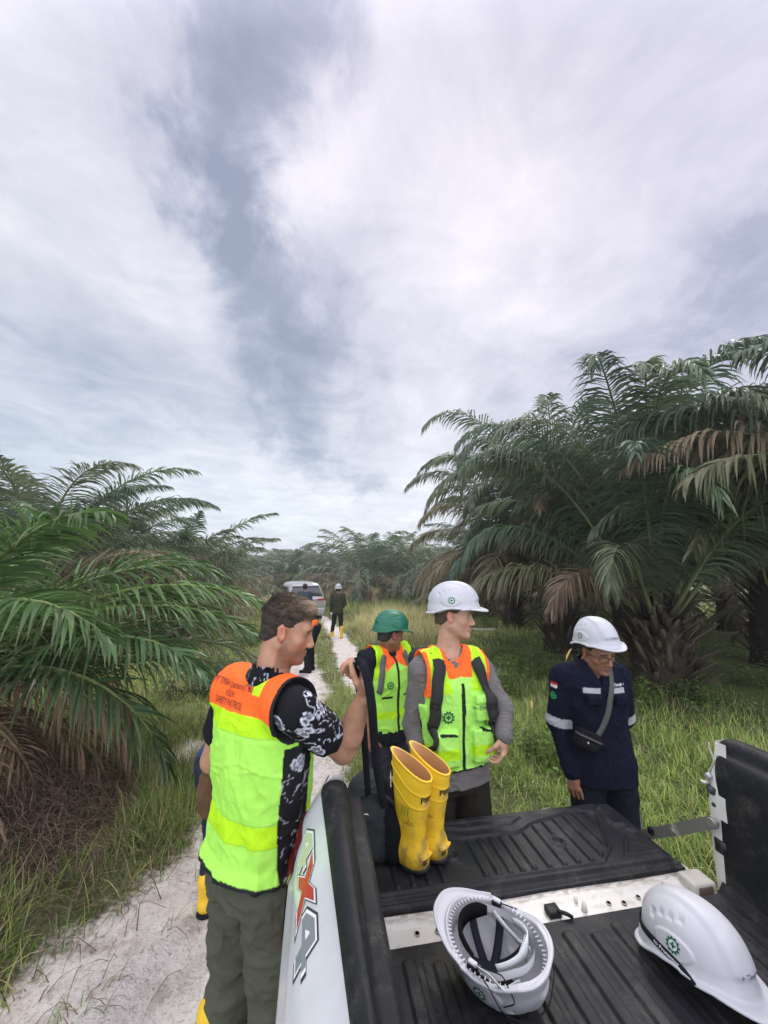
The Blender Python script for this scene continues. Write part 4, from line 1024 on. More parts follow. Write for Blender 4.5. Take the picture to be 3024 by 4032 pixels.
# number-and-letter decal on the left panel, reading from the rear towards the cab
tr_ = bvh(panL)
dm = mat('decal_film', rough=.35, spec=.5)
dn = unit(A(-.80, 0, .60)); up_ = unit(A(.60, 0, .80))
def mark4(yc, zc_, s_, cols, rot=0):
    G = [[(-.5, -.12), (-.5, .18), (-.02, .62), (.30, .62), (.30, .08), (.52, .08), (.52, -.14), (.30, -.14), (.30, -.5), (.05, -.5), (.05, -.12)]]
    return G
def poly_shape(pts):
    from mathutils.geometry import tessellate_polygon
    T_ = tessellate_polygon([[Vector((p[0], p[1], 0)) for p in pts]]); return np.array(pts, float), np.array([t_[:] if isinstance(t_, (tuple, list)) else tuple(t_) for t_ in T_])
F4P = [(-.52, -.16), (-.52, .10), (-.10, .58), (.34, .58), (.34, .06), (.55, .06), (.55, -.16), (.34, -.16), (.34, -.55), (.04, -.55), (.04, -.16)]
HOLE = [(-.16, .06), (.06, .06), (.06, .30), (.02, .30)]
XP = [(-.62, .5), (-.22, .5), (.02, .2), (.34, .5), (.62, .5), (.22, 0), (.60, -.5), (.18, -.5), (-.04, -.2), (-.34, -.5), (-.64, -.5), (-.24, 0)]
o_ = A(-.070, -.262, .400)
Xd, Yd = A(0, -1, 0), up_
def put_poly(pts, cx, cy, s_, col, e, par): return decal('decal', (poly_shape(pts)[0] * s_ * A(.84, .46) + A(cx * .84, cy + .016), poly_shape(pts)[1]), tr_, o_, Xd, Yd, dm, panL, col, eps=e)
for (cx, c1_, c2_) in ((-.155, (.22, .27, .18), (.42, .50, .30)), (.155, (.06, .065, .08), (.20, .22, .23))):  # green tint of the rear figure is a reflection put into its colour
    put_poly(F4P, cx, 0, .165, (.04, .045, .05), .0012, None); put_poly(F4P, cx, 0, .148, (.75, .75, .75), .0018, None); put_poly(F4P, cx, 0, .128, c2_, .0024, None); put_poly(HOLE, cx, .0, .128, (.72, .72, .70), .0030, None)
put_poly(XP, 0, 0, .185, (.04, .045, .05), .0013, None); put_poly(XP, 0, 0, .168, (.75, .75, .75), .0019, None); put_poly(XP, 0, 0, .145, (.42, .03, .03), .0025, None)
# ------------------------------------------------------------------ helmets
shellm = mat('helmet_shell', rough=.45, spec=.4, bump=(260, .12, .0006), var=(24, .07))
white_pl = mat('white_plastic', rough=.5, spec=.4, sub=.0)
webm = mat('black_webbing', rough=.9, spec=.15, bump=(500, .5, .001))
foam = mat('brow_pad', rough=1.0, spec=.05, bump=(300, .6, .002))
inkm = mat('ink', rough=.6, spec=.3)
WHT = (.43, .435, .455)


def helmet_dist(P):
    """outer surface; x right, y to the peak, z up, rim near z=0"""
    x, y, z = P.T
    yy = y + .004
    hw = .108; hl = np.where(yy > 0, .135, .142); H = .138
    zt = np.clip(z / H, -1, 1.5)
    r = np.sqrt((x / hw) ** 2 + (yy / hl) ** 2); n = 2.25
    f = (r ** n + np.abs(np.clip(z, 0, None) / H) ** n) ** (1 / n)
    L = np.sqrt(x * x + yy * yy + np.clip(z, 0, None) ** 2) + 1e-6
    d = L * (1 - 1 / np.maximum(f, 1e-3))
    flare = sstep(.030, -.012, z) * .008
    d = d - flare
    # raised middle band, broad at the front, and side panels
    band = np.interp(y, [-.14, -.05, .04, .09, .15], [.030, .034, .046, .052, .045])
    d = d - .0062 * sstep(.010, -.010, np.abs(x) - band) * sstep(.030, .048, z)
    d = d - .0035 * sstep(.004, -.004, np.abs(x) - .003) * sstep(.08, .10, z) * sstep(-.10, -.06, y) * 0
    pan = np.hypot((y + .005) / .052, (z - .042) / .026)
    d = d - .0042 * sstep(1.08, .94, pan) * (np.abs(x) > .05)
    for k in range(4):
        v_ = np.maximum(np.abs(y + .072 - k * .026) - .0075, np.abs(z - .088 - .006 * k + .012 * (k == 0)) - .009)
        d = d + .0055 * sstep(.004, -.004, v_) * (np.abs(x) > .045) * sstep(.10 + .006 * k, .075 + .006 * k, z)
    return d
def rim_z(x, y): return np.interp(y, [-.15, -.10, -.05, 0, .06, .10, .13, .2], [-.028, -.022, -.004, .004, .003, -.004, -.014, -.02])
def helmet_shell_fn(P):
    d = helmet_dist(P); sh = np.abs(d + .0030) - .0033
    x, y, z = P.T
    cut = rim_z(x, y) - z
    sh = np.maximum(sh, cut)
    # peak at the front, gutter rim all round
    yy = y + .004; hw = .117; hl = np.where(yy > 0, .178, .150)
    wx = hw * np.interp(y, [-.15, .05, .10, .18], [1, 1, .93, .80])
    r = ((np.abs(x) / wx) ** 2.5 + (np.abs(yy) / hl) ** 2.3) ** (1 / 2.4)
    outer = (r - 1) * .12
    zp = np.where(y > .02, .003 - .22 * np.clip(y - .09, 0, 1) - 2.0 * np.clip(np.abs(x) - .06, 0, 1) ** 2 * (y > .05), rim_z(x, y) + .002)
    slab = np.maximum(outer, np.abs(z - zp - .002) - .0024)
    slab = np.maximum(slab, -(d + .006))
    lip = np.sqrt(outer ** 2 + (z - zp) ** 2) - .0042
    k = .006; h = np.clip(.5 + .5 * (slab - sh) / k, 0, 1); o = sh * h + slab * (1 - h) - k * h * (1 - h)
    k = .002; h = np.clip(.5 + .5 * (lip - o) / k, 0, 1); return o * h + lip * (1 - h) - k * h * (1 - h)
# note: distance is signed so that negative = inside the shell wall
hS = Solid(); hS.op(helmet_shell_fn, (-.13, -.17, -.07), (.13, .185, .155), 0, '+')
HV, HF = hS.mesh(.0021); HV = relax(HV, HF, 2)
HBVH = BVHTree.FromPolygons(HV.tolist(), [tuple(int(i) for i in f) for f in HF])
HELM = {}
def helmet_mesh(col):
    if col not in HELM:
        o = mesh_obj('shell', HV, HF, shellm, None, np.repeat(np.array([col]), len(HV), 0)); HELM[col] = o.data; bpy.data.objects.remove(o)
    return HELM[col]
GRN = (.006, .09, .045)
def helmet_parts(parent, col, o=(0, 0, 0), M=np.eye(3), strap=True, worn=True, emblem=True, front=True, far=False):
    """adds shell, marks and band under parent, at frame (o, M)"""
    sh = bpy.data.objects.new('helmet_shell' if worn else 'shell', helmet_mesh(col)); COL.objects.link(sh); sh.parent = parent
    Mx = Matrix.Identity(4)
    for i in range(3):
        for j in range(3): Mx[i][j] = float(M[i][j])
        Mx[i][3] = float(o[i])
    sh.matrix_local = Mx
    if far: return sh
    if emblem:
        for sx in (-1, 1):
            g = decal('emblem', gear_shape(.019), HBVH, A(sx * .108, .0, .046), A(0, -sx * -1.0, 0), A(-sx * .25, 0, 1), inkm, sh, GRN if col[0] > .3 else (.02, .20, .10), eps=.0008)
            c_ = decal('emblem_disc', (gear_shape(.019)[0][88:176], np.array([(0, i, i + 1) for i in range(1, 87)])), HBVH, A(sx * .108, 0, .046), A(0, sx, 0), A(-sx * .25, 0, 1), inkm, sh, (.58, .62, .58) if col[0] > .3 else (.01, .13, .07), eps=.0004)
    if front:
        decal('logo', text_shape('+ Timah o', .017, .0003), HBVH, A(.0, .14, .048), A(-1, 0, 0), A(0, -.4, 1), inkm, sh, (.12, .14, .25), eps=.0008)
    b = MB()
    a = np.linspace(0, 2 * math.pi, 49)
    b.grid([[(.088 * math.cos(q), .108 * math.sin(q) - .005, z + (-.022 if math.sin(q) < -.2 else 0) * min(1, (-math.sin(q) - .2) * 2)) for q in a] for z in (-.004, .018)], col=(.62, .63, .64))
    b.grid([[(.0865 * math.cos(q), .1065 * math.sin(q) - .005, z + (-.022 if math.sin(q) < -.2 else 0) * min(1, (-math.sin(q) - .2) * 2)) for q in a] for z in (.018, -.004)], col=(.62, .63, .64))
    b.build('head_band', white_pl, sh)
    return sh
def basis(yaw, pitch=0, roll=0):
    """columns x right, y forward, z up; yaw turns forward from +Y towards +X"""
    cy, sy = math.cos(yaw), math.sin(yaw)
    R = Matrix.Rotation(-yaw, 3, 'Z') @ Matrix.Rotation(pitch, 3, 'X') @ Matrix.Rotation(roll, 3, 'Y')
    return np.array(R)
def tloc(x, y, z):
    """truck frame to world"""
    c, s_ = math.cos(TRUCK_YAW), math.sin(TRUCK_YAW)
    return A(TRUCK_O[0] + x * c - y * s_, TRUCK_O[1] + x * s_ + y * c, TRUCK_O[2] + z)
def ribbon(mb, pts, nrm, w_, th=.0012, col=(.012, .012, .016)):
    P = np.asarray(pts, float); T_ = np.gradient(P, axis=0); T_ /= np.linalg.norm(T_, axis=1)[:, None]; rings = []
    nr = np.asarray(nrm, float)
    for i in range(len(P)):
        n_ = nr if nr.ndim == 1 else nr[i]; S_ = unit(np.cross(T_[i], n_)); n_ = np.cross(S_, T_[i])
        ww = w_ if np.isscalar(w_) else w_[i]
        rings.append([P[i] + S_ * ww / 2 + n_ * th, P[i] - S_ * ww / 2 + n_ * th, P[i] - S_ * ww / 2 - n_ * th, P[i] + S_ * ww / 2 - n_ * th])
    mb.loft(rings, col=col)
def smooth_path(pts, n=24):
    P = np.asarray(pts, float); t_ = np.concatenate([[0], np.cumsum(np.linalg.norm(np.diff(P, axis=0), axis=1))]); q = np.linspace(0, t_[-1], n)
    out = np.stack([np.interp(q, t_, P[:, i]) for i in range(3)], 1)
    for _ in range(3): out[1:-1] = (out[:-2] + 2 * out[1:-1] + out[2:]) / 4
    return out

# helmet lying upside down, its suspension showing
M1 = basis(math.radians(-44) - TRUCK_YAW, 0, 0) @ np.array([[-1, 0, 0], [0, 1, 0], [0, 0, -1]])     # turned over about the peak axis
tilt = np.array(Matrix.Rotation(math.radians(8), 3, 'X') @ Matrix.Rotation(math.radians(-3), 3, 'Y'))
M1 = tilt @ M1
hp = tloc(.468, -.142, .134)
h1 = thing('safety_helmet', 'white safety helmet lying upside down on the bed, black inner straps showing', 'safety helmet', tuple(hp), 0, 'white safety helmets lying in the truck bed')
sh1 = helmet_parts(h1, WHT, (0, 0, 0), M1, worn=False)
def in_dome(x, y, off=-.012):
    """z of the inner dome surface"""
    d = HBVH.ray_cast(Vector((x, y, .3)), Vector((0, 0, -1)), .5)[0]; return (d.z if d else .0) + off
b = MB(); pts = []
for (p0, p1) in (((-.062, -.072), (.050, .078)), ((.066, -.05), (-.045, .085)), ((-.084, .01), (.084, -.002))):
    pl_ = []
    for q in np.linspace(0, 1, 17):
        x = p0[0] + (p1[0] - p0[0]) * q; y = p0[1] + (p1[1] - p0[1]) * q
        pl_.append((x, y, .020 + (.092 + (.0 if p0[0] > 0 else -.004) - .020) * math.sin(q * math.pi) ** .55))
    ribbon(b, smooth_path(pl_), (0, 0, 1), .023, col=(.016, .017, .024))
b.build('crown_straps', webm, sh1)
b = MB(); a_ = np.linspace(math.radians(20), math.radians(150), 22)
ribbon(b, [(.080 * math.cos(q), .102 * math.sin(q) - .006, .008 - .004 * math.sin(q)) for q in a_], [(-math.cos(q), -math.sin(q), .0) for q in a_], np.interp(np.linspace(0, 1, 22), [0, .12, .5, .88, 1], [.024, .040, .046, .040, .020]), .0045, (.008, .007, .008))
b.build('brow_pad', foam, sh1)
b = MB()   # translucent white ratchet harness at the nape
a_ = np.linspace(math.radians(200), math.radians(340), 26)
ribbon(b, [(.074 * math.cos(q), .092 * math.sin(q) - .004, -.006 - .030 * math.sin((q - math.radians(200)) / math.radians(140) * math.pi)) for q in a_], [(-math.cos(q), -math.sin(q), 0) for q in a_], np.interp(np.linspace(0, 1, 26), [0, .3, .5, .7, 1], [.018, .024, .05, .024, .018]), .0015, (.60, .63, .64))
for q in np.linspace(-.03, .03, 9): b.box((q - .0028, -.086, -.030), (q + .0028, -.080, -.010), col=(.5, .53, .54))
for sx in (-1, 1):
    ribbon(b, [(sx * .080, .03, .01), (sx * .074, -.01, .03), (sx * .07, -.05, .045), (sx * .045, -.09, .02)], (sx, 0, .2), .014, .0012, (.60, .63, .65))
b.build('nape_ratchet', white_pl, sh1)
b = MB()    # teeth of the rain gutter
for q in np.linspace(0, 2 * math.pi, 64)[:-1]:
    r0, r1 = (.100, .126) if math.sin(q) > -.9 else (.1, .13); c_, s_ = math.cos(q), math.sin(q)
    ribbon(b, [(.101 * c_, r1 * s_ - .004, .0), (.112 * c_, (r1 + .012) * s_ - .004, -.002)], (0, 0, 1), .0018, .003, (.70, .69, .71))
b.build('gutter_webs', white_pl, sh1)
b = MB()    # chin strap clips and cord
for (cx, cy) in ((.098, .02), (-.098, .025)):
    b.box((cx - .009, cy - .014, -.010), (cx + .009, cy + .014, .004), col=(.012, .012, .014), bev=.003)
    b.box((cx - .006, cy - .012, -.016), (cx + .006, cy + .012, -.009), col=(.5, .5, .52), bev=.002)
b.tube(smooth_path([(.098, .02, -.008), (.118, -.03, -.005), (.128, -.07, .03), (.10, -.13, .045), (.03, -.157, .05), (-.05, -.152, .045), (-.1, -.11, .03), (-.12, -.05, .0), (-.098, .02, -.008)], 60), .0016, 6, col=(.012, .012, .014))
b.tube(smooth_path([(.098, .02, -.01), (.10, -.02, -.022), (.092, -.06, -.026), (.112, -.1, -.0), (.12, -.07, .02)], 30), .0016, 6, col=(.012, .012, .014))
ribbon(b, smooth_path([(.10, .01, -.012), (.106, -.03, -.020), (.110, -.07, -.008)]), (1, 0, .4), .014, .0008, (.62, .64, .66))
b.build('chin_strap', webm, sh1)

# helmet standing on its rim, peak towards the cab and to the right
M2 = np.array(Matrix.Rotation(math.radians(-4), 3, 'X')) @ basis(math.radians(180 - 14) - TRUCK_YAW, 0, 0) @ np.array(Matrix.Rotation(math.radians(-6), 3, 'Y'))
hp = tloc(1.065, -.215, .062)
h2 = thing('safety_helmet', 'white safety helmet standing on its rim in the bed, green emblem showing', 'safety helmet', tuple(hp), 0, 'white safety helmets lying in the truck bed')
sh2 = helmet_parts(h2, WHT, (0, 0, 0), M2, worn=False)
b = MB(); a_ = np.linspace(math.radians(-62), math.radians(62), 40)
Q = []; Nn = []
for q in np.linspace(-1, 1, 40):
    y = .005 - .098 * 1 * (q + 1) * .5 - .03; x = .0
pts = [(.118, .055, -.004), (.1155, .03, .010), (.114, .0, .017), (.112, -.03, .021), (.104, -.065, .023), (.090, -.10, .024), (.060, -.130, .025), (0, -.149, .026), (-.060, -.130, .025), (-.090, -.10, .024), (-.104, -.065, .023), (-.112, -.03, .021), (-.114, 0, .017), (-.1155, .03, .010), (-.118, .055, -.004)]
sp = smooth_path(pts, 60); ribbon(b, sp, [unit(A(p[0] * 1.1, p[1], 0)) for p in sp], .017, .0014, (.012, .012, .016))
st = b.build('chin_strap', webm, sh2)
decal('strap_lettering', text_shape('co Protector', .0125, .0003, hs=1.1), bvh(st), A(.114, -.018, .019), A(-.10, 1, -.13), A(0, .13, 1), inkm, sh2, (.75, .77, .78), eps=.0006)

# ------------------------------------------------------------------ yellow rubber boots
rubber = mat('yellow_rubber', rough=.42, spec=.4, bump=(200, .12, .0006), sub=.0)
YEL = A(.78, .50, .025)
BOOT_H = .415
bS = Solid()
bS.loft([(.0, .044, .060, .0), (.06, .043, .062, .002), (.11, .044, .062, .006), (.16, .047, .066, .004), (.24, .054, .078, -.002), (.32, .047, .092, -.006), (BOOT_H, .029, .107, -.008)], n=2.2)
bS.cone((0, .02, .045), (0, .15, .036), .046, .043, k=.05, w=(1, 0, 0), wr=1.0)
bS.cone((0, .15, .034), (0, .182, .032), .044, .040, k=.02, w=(1, 0, 0), wr=1.0)
bS.cone((0, -.012, .03), (0, .182, .025), .040, .036, k=.02)
bS.ell((0, -.03, .04), (.044, .040, .05), k=.02)
def boot_line(zf):
    def fn(P):
        x, y, z = P.T; zc_ = zf(y); a = np.interp(z, [0, .11, .24, .32, .415], [.044, .045, .054, .047, .029]); b_ = np.interp(z, [0, .11, .24, .32, .415], [.062, .063, .078, .092, .106]); cy = np.interp(z, [0, .11, .4], [0, .006, -.008])
        r = ((np.abs(x) / a) ** 2.2 + (np.abs(y - cy) / b_) ** 2.2) ** (1 / 2.2)
        return np.sqrt(((r - 1) * np.minimum(a, b_)) ** 2 + (z - zc_) ** 2) - .0028
    return fn
RIMZ = lambda y: .372 + .30 * y
bS.op(lambda P: (P[:, 2] - RIMZ(P[:, 1])) * .95, (-.1, -.12, .2), (.1, .12, .45), .001, '&')
for zf in (lambda y: RIMZ(y) - .004, lambda y: .315 + .26 * y + .010 * np.tanh((y) / .03), lambda y: .262 + .22 * y + .014 * np.tanh(y / .03)):
    bS.op(boot_line(zf), (-.08, -.12, .18), (.08, .11, .42), .003, '+')
bS.ell((0, -.070, .056), (.034, .012, .006), k=.004)     # heel kick
def sole_edge(P):
    x, y, z = P.T; w_ = np.interp(y, [-.07, -.04, 0, .06, .13, .185], [.02, .042, .042, .046, .048, .02]); out = np.abs(x) - w_
    ends = np.maximum(-.073 - y, y - .208); return np.sqrt(np.maximum(np.maximum(out, ends), -.02) ** 2 * (np.maximum(out, ends) > 0) + (z - .017) ** 2) - .0035
bS.op(lambda P: np.maximum(P[:, 2] * 0 + .008 - P[:, 2], -1), (-.1, -.1, -.02), (.1, .25, .012), .001, '&') if False else None
bS.loft([(-.5, .2, .5, 0), (.006, .2, .5, 0)], kind='-')
bS.loft([(.16, .045, .061, .004), (.24, .049, .073, -.002), (.32, .0425, .0875, -.006), (.45, .0195, .105, -.009)], k=.002, kind='-', n=2.2)
BV, BF = bS.mesh(.003); BV = relax(BV, BF, 1)
BBVH = BVHTree.FromPolygons(BV.tolist(), [tuple(int(i) for i in f) for f in BF])
x_, y_, z_ = BV.T
a_in = ((np.abs(x_) / np.interp(z_, [.16, .24, .32, .45], [.047, .0505, .0435, .0210])) ** 2.2 + (np.abs(y_ + .006) / np.interp(z_, [.16, .24, .32, .45], [.063, .075, .0890, .1055])) ** 2.2)
cb = np.repeat(YEL[None], len(BV), 0); cb[(a_in < .99) & (z_ > .24) & (z_ < RIMZ(y_) + .002)] = (.62, .36, .16)
dirt = sstep(.45, .75, fbm(BV * 30, 9, 3)) * sstep(.34, .02, z_) * .75; cb = cb * (1 - dirt[:, None]) + A(.22, .16, .06) * dirt[:, None]
boot_o = mesh_obj('upper', BV, BF, rubber, None, cb); BOOTM = boot_o.data; bpy.data.objects.remove(boot_o)
sS = Solid(); sS.ell((0, -.02, .006), (.046, .055, .022), k=.01); sS.cone((0, 0, .004), (0, .15, .004), .020, .020, k=.03, w=(1, 0, 0), wr=2.1); sS.cone((0, .15, .006), (0, .17, .007), .020, .018, k=.02, w=(1, 0, 0), wr=2.0)
sS.loft([(-.5, .3, .5, 0), (-.022, .3, .5, 0)], kind='-', k=.002); sS.loft([(.016, .3, .5, 0), (.3, .3, .5, 0)], kind='-', k=.002)
SV, SF = sS.mesh(.0035); so_ = mesh_obj('sole', SV, SF, mat('black_rubber', rough=.7), None, np.repeat([[.012, .012, .013]], len(SV), 0)); SOLEM = so_.data; bpy.data.objects.remove(so_)
def boot(loc, yaw, label, lean=(0, 0), marks=True, group='pair of yellow rubber boots on the tailgate'):
    r = thing('rubber_boot', label, 'rubber boot', tuple(loc), 0, group)
    u = bpy.data.objects.new('upper', BOOTM); s_ = bpy.data.objects.new('sole', SOLEM)
    Mx = (Matrix.Rotation(-yaw, 4, 'Z') @ Matrix.Rotation(lean[0], 4, 'X') @ Matrix.Rotation(lean[1], 4, 'Y')) @ Matrix.Translation((0, 0, .020))
    for q in (u, s_): COL.objects.link(q); q.parent = r; q.matrix_local = Mx
    if marks:
        k = (.02, .02, .02)
        decal('initials', text_shape('PBK', .032, .0008), BBVH, A(-.008, -.088, .268), A(.93, -.38, 0), A(0, 0, 1), inkm, u, k)
        decal('size_number', text_shape('45', .024, .0008), BBVH, A(-.008, -.06, .036), A(.93, -.38, 0), A(0, 0, 1), inkm, u, k)
        decal('side_print', text_shape('///', .05, .0004), BBVH, A(-.07, -.01, .215), A(0, -1, 0), A(0, 0, 1), inkm, u, (.22, .30, .03))
    return r
boot(tloc(.350, .325, .012), math.radians(-36) - TRUCK_YAW, 'left yellow rubber boot of the pair on the tailgate, more soiled, with green print', (math.radians(1), math.radians(-3)))
boot(tloc(.438, .362, .012), math.radians(-35) - TRUCK_YAW, 'right yellow rubber boot of the pair on the tailgate, cleaner, with hand-written initials', (math.radians(1), math.radians(-3)))

# ------------------------------------------------------------------ black bag on the tailgate and the strap held up by the near man
fabric = mat('black_fabric', rough=.95, spec=.12, bump=[(700, .4, .0008), (25, .3, .006)])
bag = thing('camera_bag', 'black fabric bag standing on the tailgate behind the left bed rail', 'bag', tuple(tloc(.235, .40, .012)), TRUCK_YAW)
gS = Solid(); gS.box((-.125, -.07, .0), (.05, .12, .24), .05, k=.02); gS.ell((-.05, .03, .225), (.085, .09, .085), k=.05); gS.box((.0, -.09, .01), (.095, .06, .19), .04, k=.03); gS.ell((.075, .0, .15), (.05, .06, .07), k=.03)
solid_obj('bag_body', gS, .006, fabric, bag, col=lambda P, N: np.where(P[:, :1] < .0, A(.028, .034, .036)[None], A(.006, .007, .010)[None]), disp=wrinkle(.006, .07, 3))
b = MB(); b.tube(smooth_path([(-.115, -.05, .25), (-.06, -.07, .285), (.02, -.06, .25), (.07, -.05, .19)], 24), .007, 8, col=(.03, .034, .036)); b.build('piping', fabric, bag)
b = MB(); aa = np.linspace(0, 2 * math.pi, 13)[:-1]; b.tube([(-.075 + .012 * math.cos(q), -.075, .20 + .009 * math.sin(q)) for q in np.linspace(0, 2 * math.pi, 17)], .002, 6, col=(.7, .7, .7)); b.build('ring', steel, bag)
b = MB(); b.tube([(.112, -.075, .165), (.118, -.082, .10)], .0035, 6, col=(.006, .006, .008)); b.tube([(.110, -.07, .175), (.112, -.075, .165)], .006, 6, col=(.006, .006, .008)); b.build('zip_pull', fabric, bag)
# ------------------------------------------------------------------ people
skinm = mat('skin', rough=.48, spec=.38, sub=.10, bump=[(330, .35, .0012), (60, .2, .002)], var=(38, .16))
clothm = mat('cloth', rough=.9, spec=.12, bump=(600, .25, .0008))
vizm = mat('hi_vis_cloth', rough=.75, spec=.25, bump=(420, .25, .0008))
hairm = mat('hair', rough=.6, spec=.35, bump=(240, .9, .003))
glassm = mat('spectacle_rim', rough=.25, spec=.5)
LIME = A(.36, .74, .095); LIME2 = A(.42, .74, .012); ORNG = A(.90, .13, .018); BLACK = A(.010, .010, .012)


def face_ops(S_, o, M, sc=1.0):
    """skull, face and ears; head frame: x right, y forward, z up, origin between the eyes' height and ears"""
    S_.frame(o, M, sc)
    S_.ell((0, -.014, .040), (.0755, .096, .082), k=.01)
    S_.ell((0, .030, -.030), (.060, .060, .082), k=.035)
    for s_ in (-1, 1):
        S_.cone((s_ * .050, -.005, -.050), (s_ * .014, .062, -.100), .022, .016, k=.025)
        S_.ell((s_ * .043, .052, -.028), (.020, .020, .018), k=.02)
    S_.ell((0, .075, -.102), (.020, .016, .016), k=.015)
    S_.cone((-.036, .072, .022), (.036, .072, .022), .014, k=.02)
    for s_ in (-1, 1):
        S_.ell((s_ * .031, .094, -.003), (.017, .014, .011), k=.012, kind='-')
        S_.ell((s_ * .031, .0715, -.003), (.0135, .0125, .0115), k=.003)
    S_.cone((0, .084, .010), (0, .105, -.035), .0075, .0100, k=.010)
    S_.ell((0, .106, -.038), (.0100, .0090, .0085), k=.008)
    for s_ in (-1, 1): S_.ell((s_ * .0125, .097, -.042), (.0075, .0095, .0075), k=.006)
    S_.cone((-.017, .079, -.070), (0, .0885, -.067), .0052, .0058, k=.006); S_.cone((.017, .079, -.070), (0, .0885, -.067), .0052, .0058, k=.006)
    S_.cone((-.014, .080, -.078), (0, .0875, -.079), .0052, .0064, k=.005); S_.cone((.014, .080, -.078), (0, .0875, -.079), .0052, .0064, k=.005)
    S_.cone((-.020, .094, -.0735), (.020, .094, -.0735), .0022, k=.002, kind='-')
    for s_ in (-1, 1):
        Me = np.array(Matrix.Rotation(math.radians(12), 3, 'X') @ Matrix.Rotation(math.radians(s_ * -18), 3, 'Z'))
        S_.ell((s_ * .078, -.010, -.006), (.0075, .019, .032), k=.006, M=Me)
        S_.ell((s_ * .0865, -.005, -.002), (.0065, .011, .019), k=.004, kind='-', M=Me)
    S_.frame()


def arm_ops(S_, J, r, k=.015, hand=True):
    for s_ in 'LR':
        sh, el, wr = J['sh' + s_], J['el' + s_], J['wr' + s_]
        S_.cone(sh, el, r[0], r[1], k=k); m_ = el + (wr - el) * .3
        S_.cone(el, m_, r[1] * .98, r[1] * 1.02, k=k); S_.cone(m_, wr, r[1] * 1.02, r[2], k=k, w=None)


def hand_ops(S_, w, d, n, curl=.5, thumb=.5, side=1, sc=1.0, spread=.04, tdirs=None, fr=1.0):
    """w wrist, d along the hand, n back of the hand; side +1: thumb on the d x n side"""
    d = unit(d); n = unit(n - d * (n @ d)); l = np.cross(d, n) * side; L_ = lambda *a: w + (d * a[0] + l * a[1] + n * a[2]) * sc
    S_.cone(L_(-.01, 0, 0), L_(.035, .002, .0), .0235 * sc, .022 * sc, k=.012, w=l, wr=1.25)
    S_.cone(L_(.035, .008, .0), L_(.078, .012, .0), .0155 * sc, .0145 * sc, k=.012, w=l, wr=1.5); S_.cone(L_(.035, -.012, .0), L_(.072, -.020, -.002), .0145 * sc, .0135 * sc, k=.012)
    S_.cone(L_(.02, .018, -.006), L_(.045, .022, -.006), .0145 * sc, .012 * sc, k=.012)
    lens = ((.043, .026, .020), (.047, .030, .021), (.043, .028, .020), (.034, .021, .018))
    cu = curl if hasattr(curl, '__len__') else [curl * q for q in (.85, 1.0, 1.08, 1.15)]
    for i in range(4):
        b0 = (.084, .0305 - .0208 * i, 0) if i < 3 else (.076, .0305 - .0205 * 3, -.003); p = L_(*b0); a_ = cu[i] * .9; sp = spread * (1.5 - i)
        for q, ln in enumerate(lens[i]):
            dd = unit((d * math.cos(a_) - n * math.sin(a_)) + l * sp * math.cos(a_)); p2 = p + dd * ln * sc
            S_.cone(p, p2, (.0088 - .0007 * q) * fr * sc * (.9 if i == 3 else 1), (.0082 - .0007 * q) * fr * sc * (.9 if i == 3 else 1), k=.0022 if q else .006); p = p2; a_ += cu[i] * (1.05 if q == 0 else .8)
    p = L_(.018, .026, -.008); a_ = thumb
    for q, (ln, rr) in enumerate(((.042, .0125), (.032, .0105), (.026, .0095))):
        dd = unit(d * tdirs[q][0] + l * tdirs[q][1] + n * tdirs[q][2]) if tdirs else unit(d * (.72 + .1 * q) + l * (.75 - a_ * (.5 + .35 * q)) - n * (.35 + a_ * (.25 + .4 * q))); p2 = p + dd * ln * sc; S_.cone(p, p2, rr * sc, rr * .9 * sc, k=.004 if q else .01); p = p2


def skeleton(h, **kw):
    s = h / 1.80
    J = dict(neck=A(0, -.01, 1.50), head=A(0, .03, 1.675), shL=A(-.185, 0, 1.455), shR=A(.185, 0, 1.455), elL=A(-.235, -.03, 1.17), elR=A(.235, -.03, 1.17), wrL=A(-.24, .05, .91), wrR=A(.24, .05, .91),
             hpL=A(-.095, 0, .93), hpR=A(.095, 0, .93), knL=A(-.11, .03, .50), knR=A(.11, .03, .50), anL=A(-.12, 0, .09), anR=A(.12, 0, .09))
    J = {k: v * s for k, v in J.items()}
    for k, v in kw.items(): J[k] = np.asarray(v, float)
    J['s'] = s
    return J


TORSO = [(.90, .165, .115, -.005), (1.00, .160, .110, -.005), (1.12, .155, .105, 0), (1.25, .170, .115, .0), (1.36, .178, .112, -.005), (1.43, .150, .095, -.012), (1.48, .085, .070, -.015), (1.52, .060, .058, -.014)]
def secs(T_, s, dx=0, dy=0, z0=None, z1=None):
    Z = [q[0] * s for q in T_]; lo = Z[0] if z0 is None else z0; hi = Z[-1] if z1 is None else z1
    zs = sorted(set([lo, hi] + [z for z in Z if lo < z < hi])); c = np.array(T_, float)
    return [(z, float(np.interp(z, Z, c[:, 1])) * s + dx, float(np.interp(z, Z, c[:, 2])) * s + dy, float(np.interp(z, Z, c[:, 3])) * s) for z in zs]


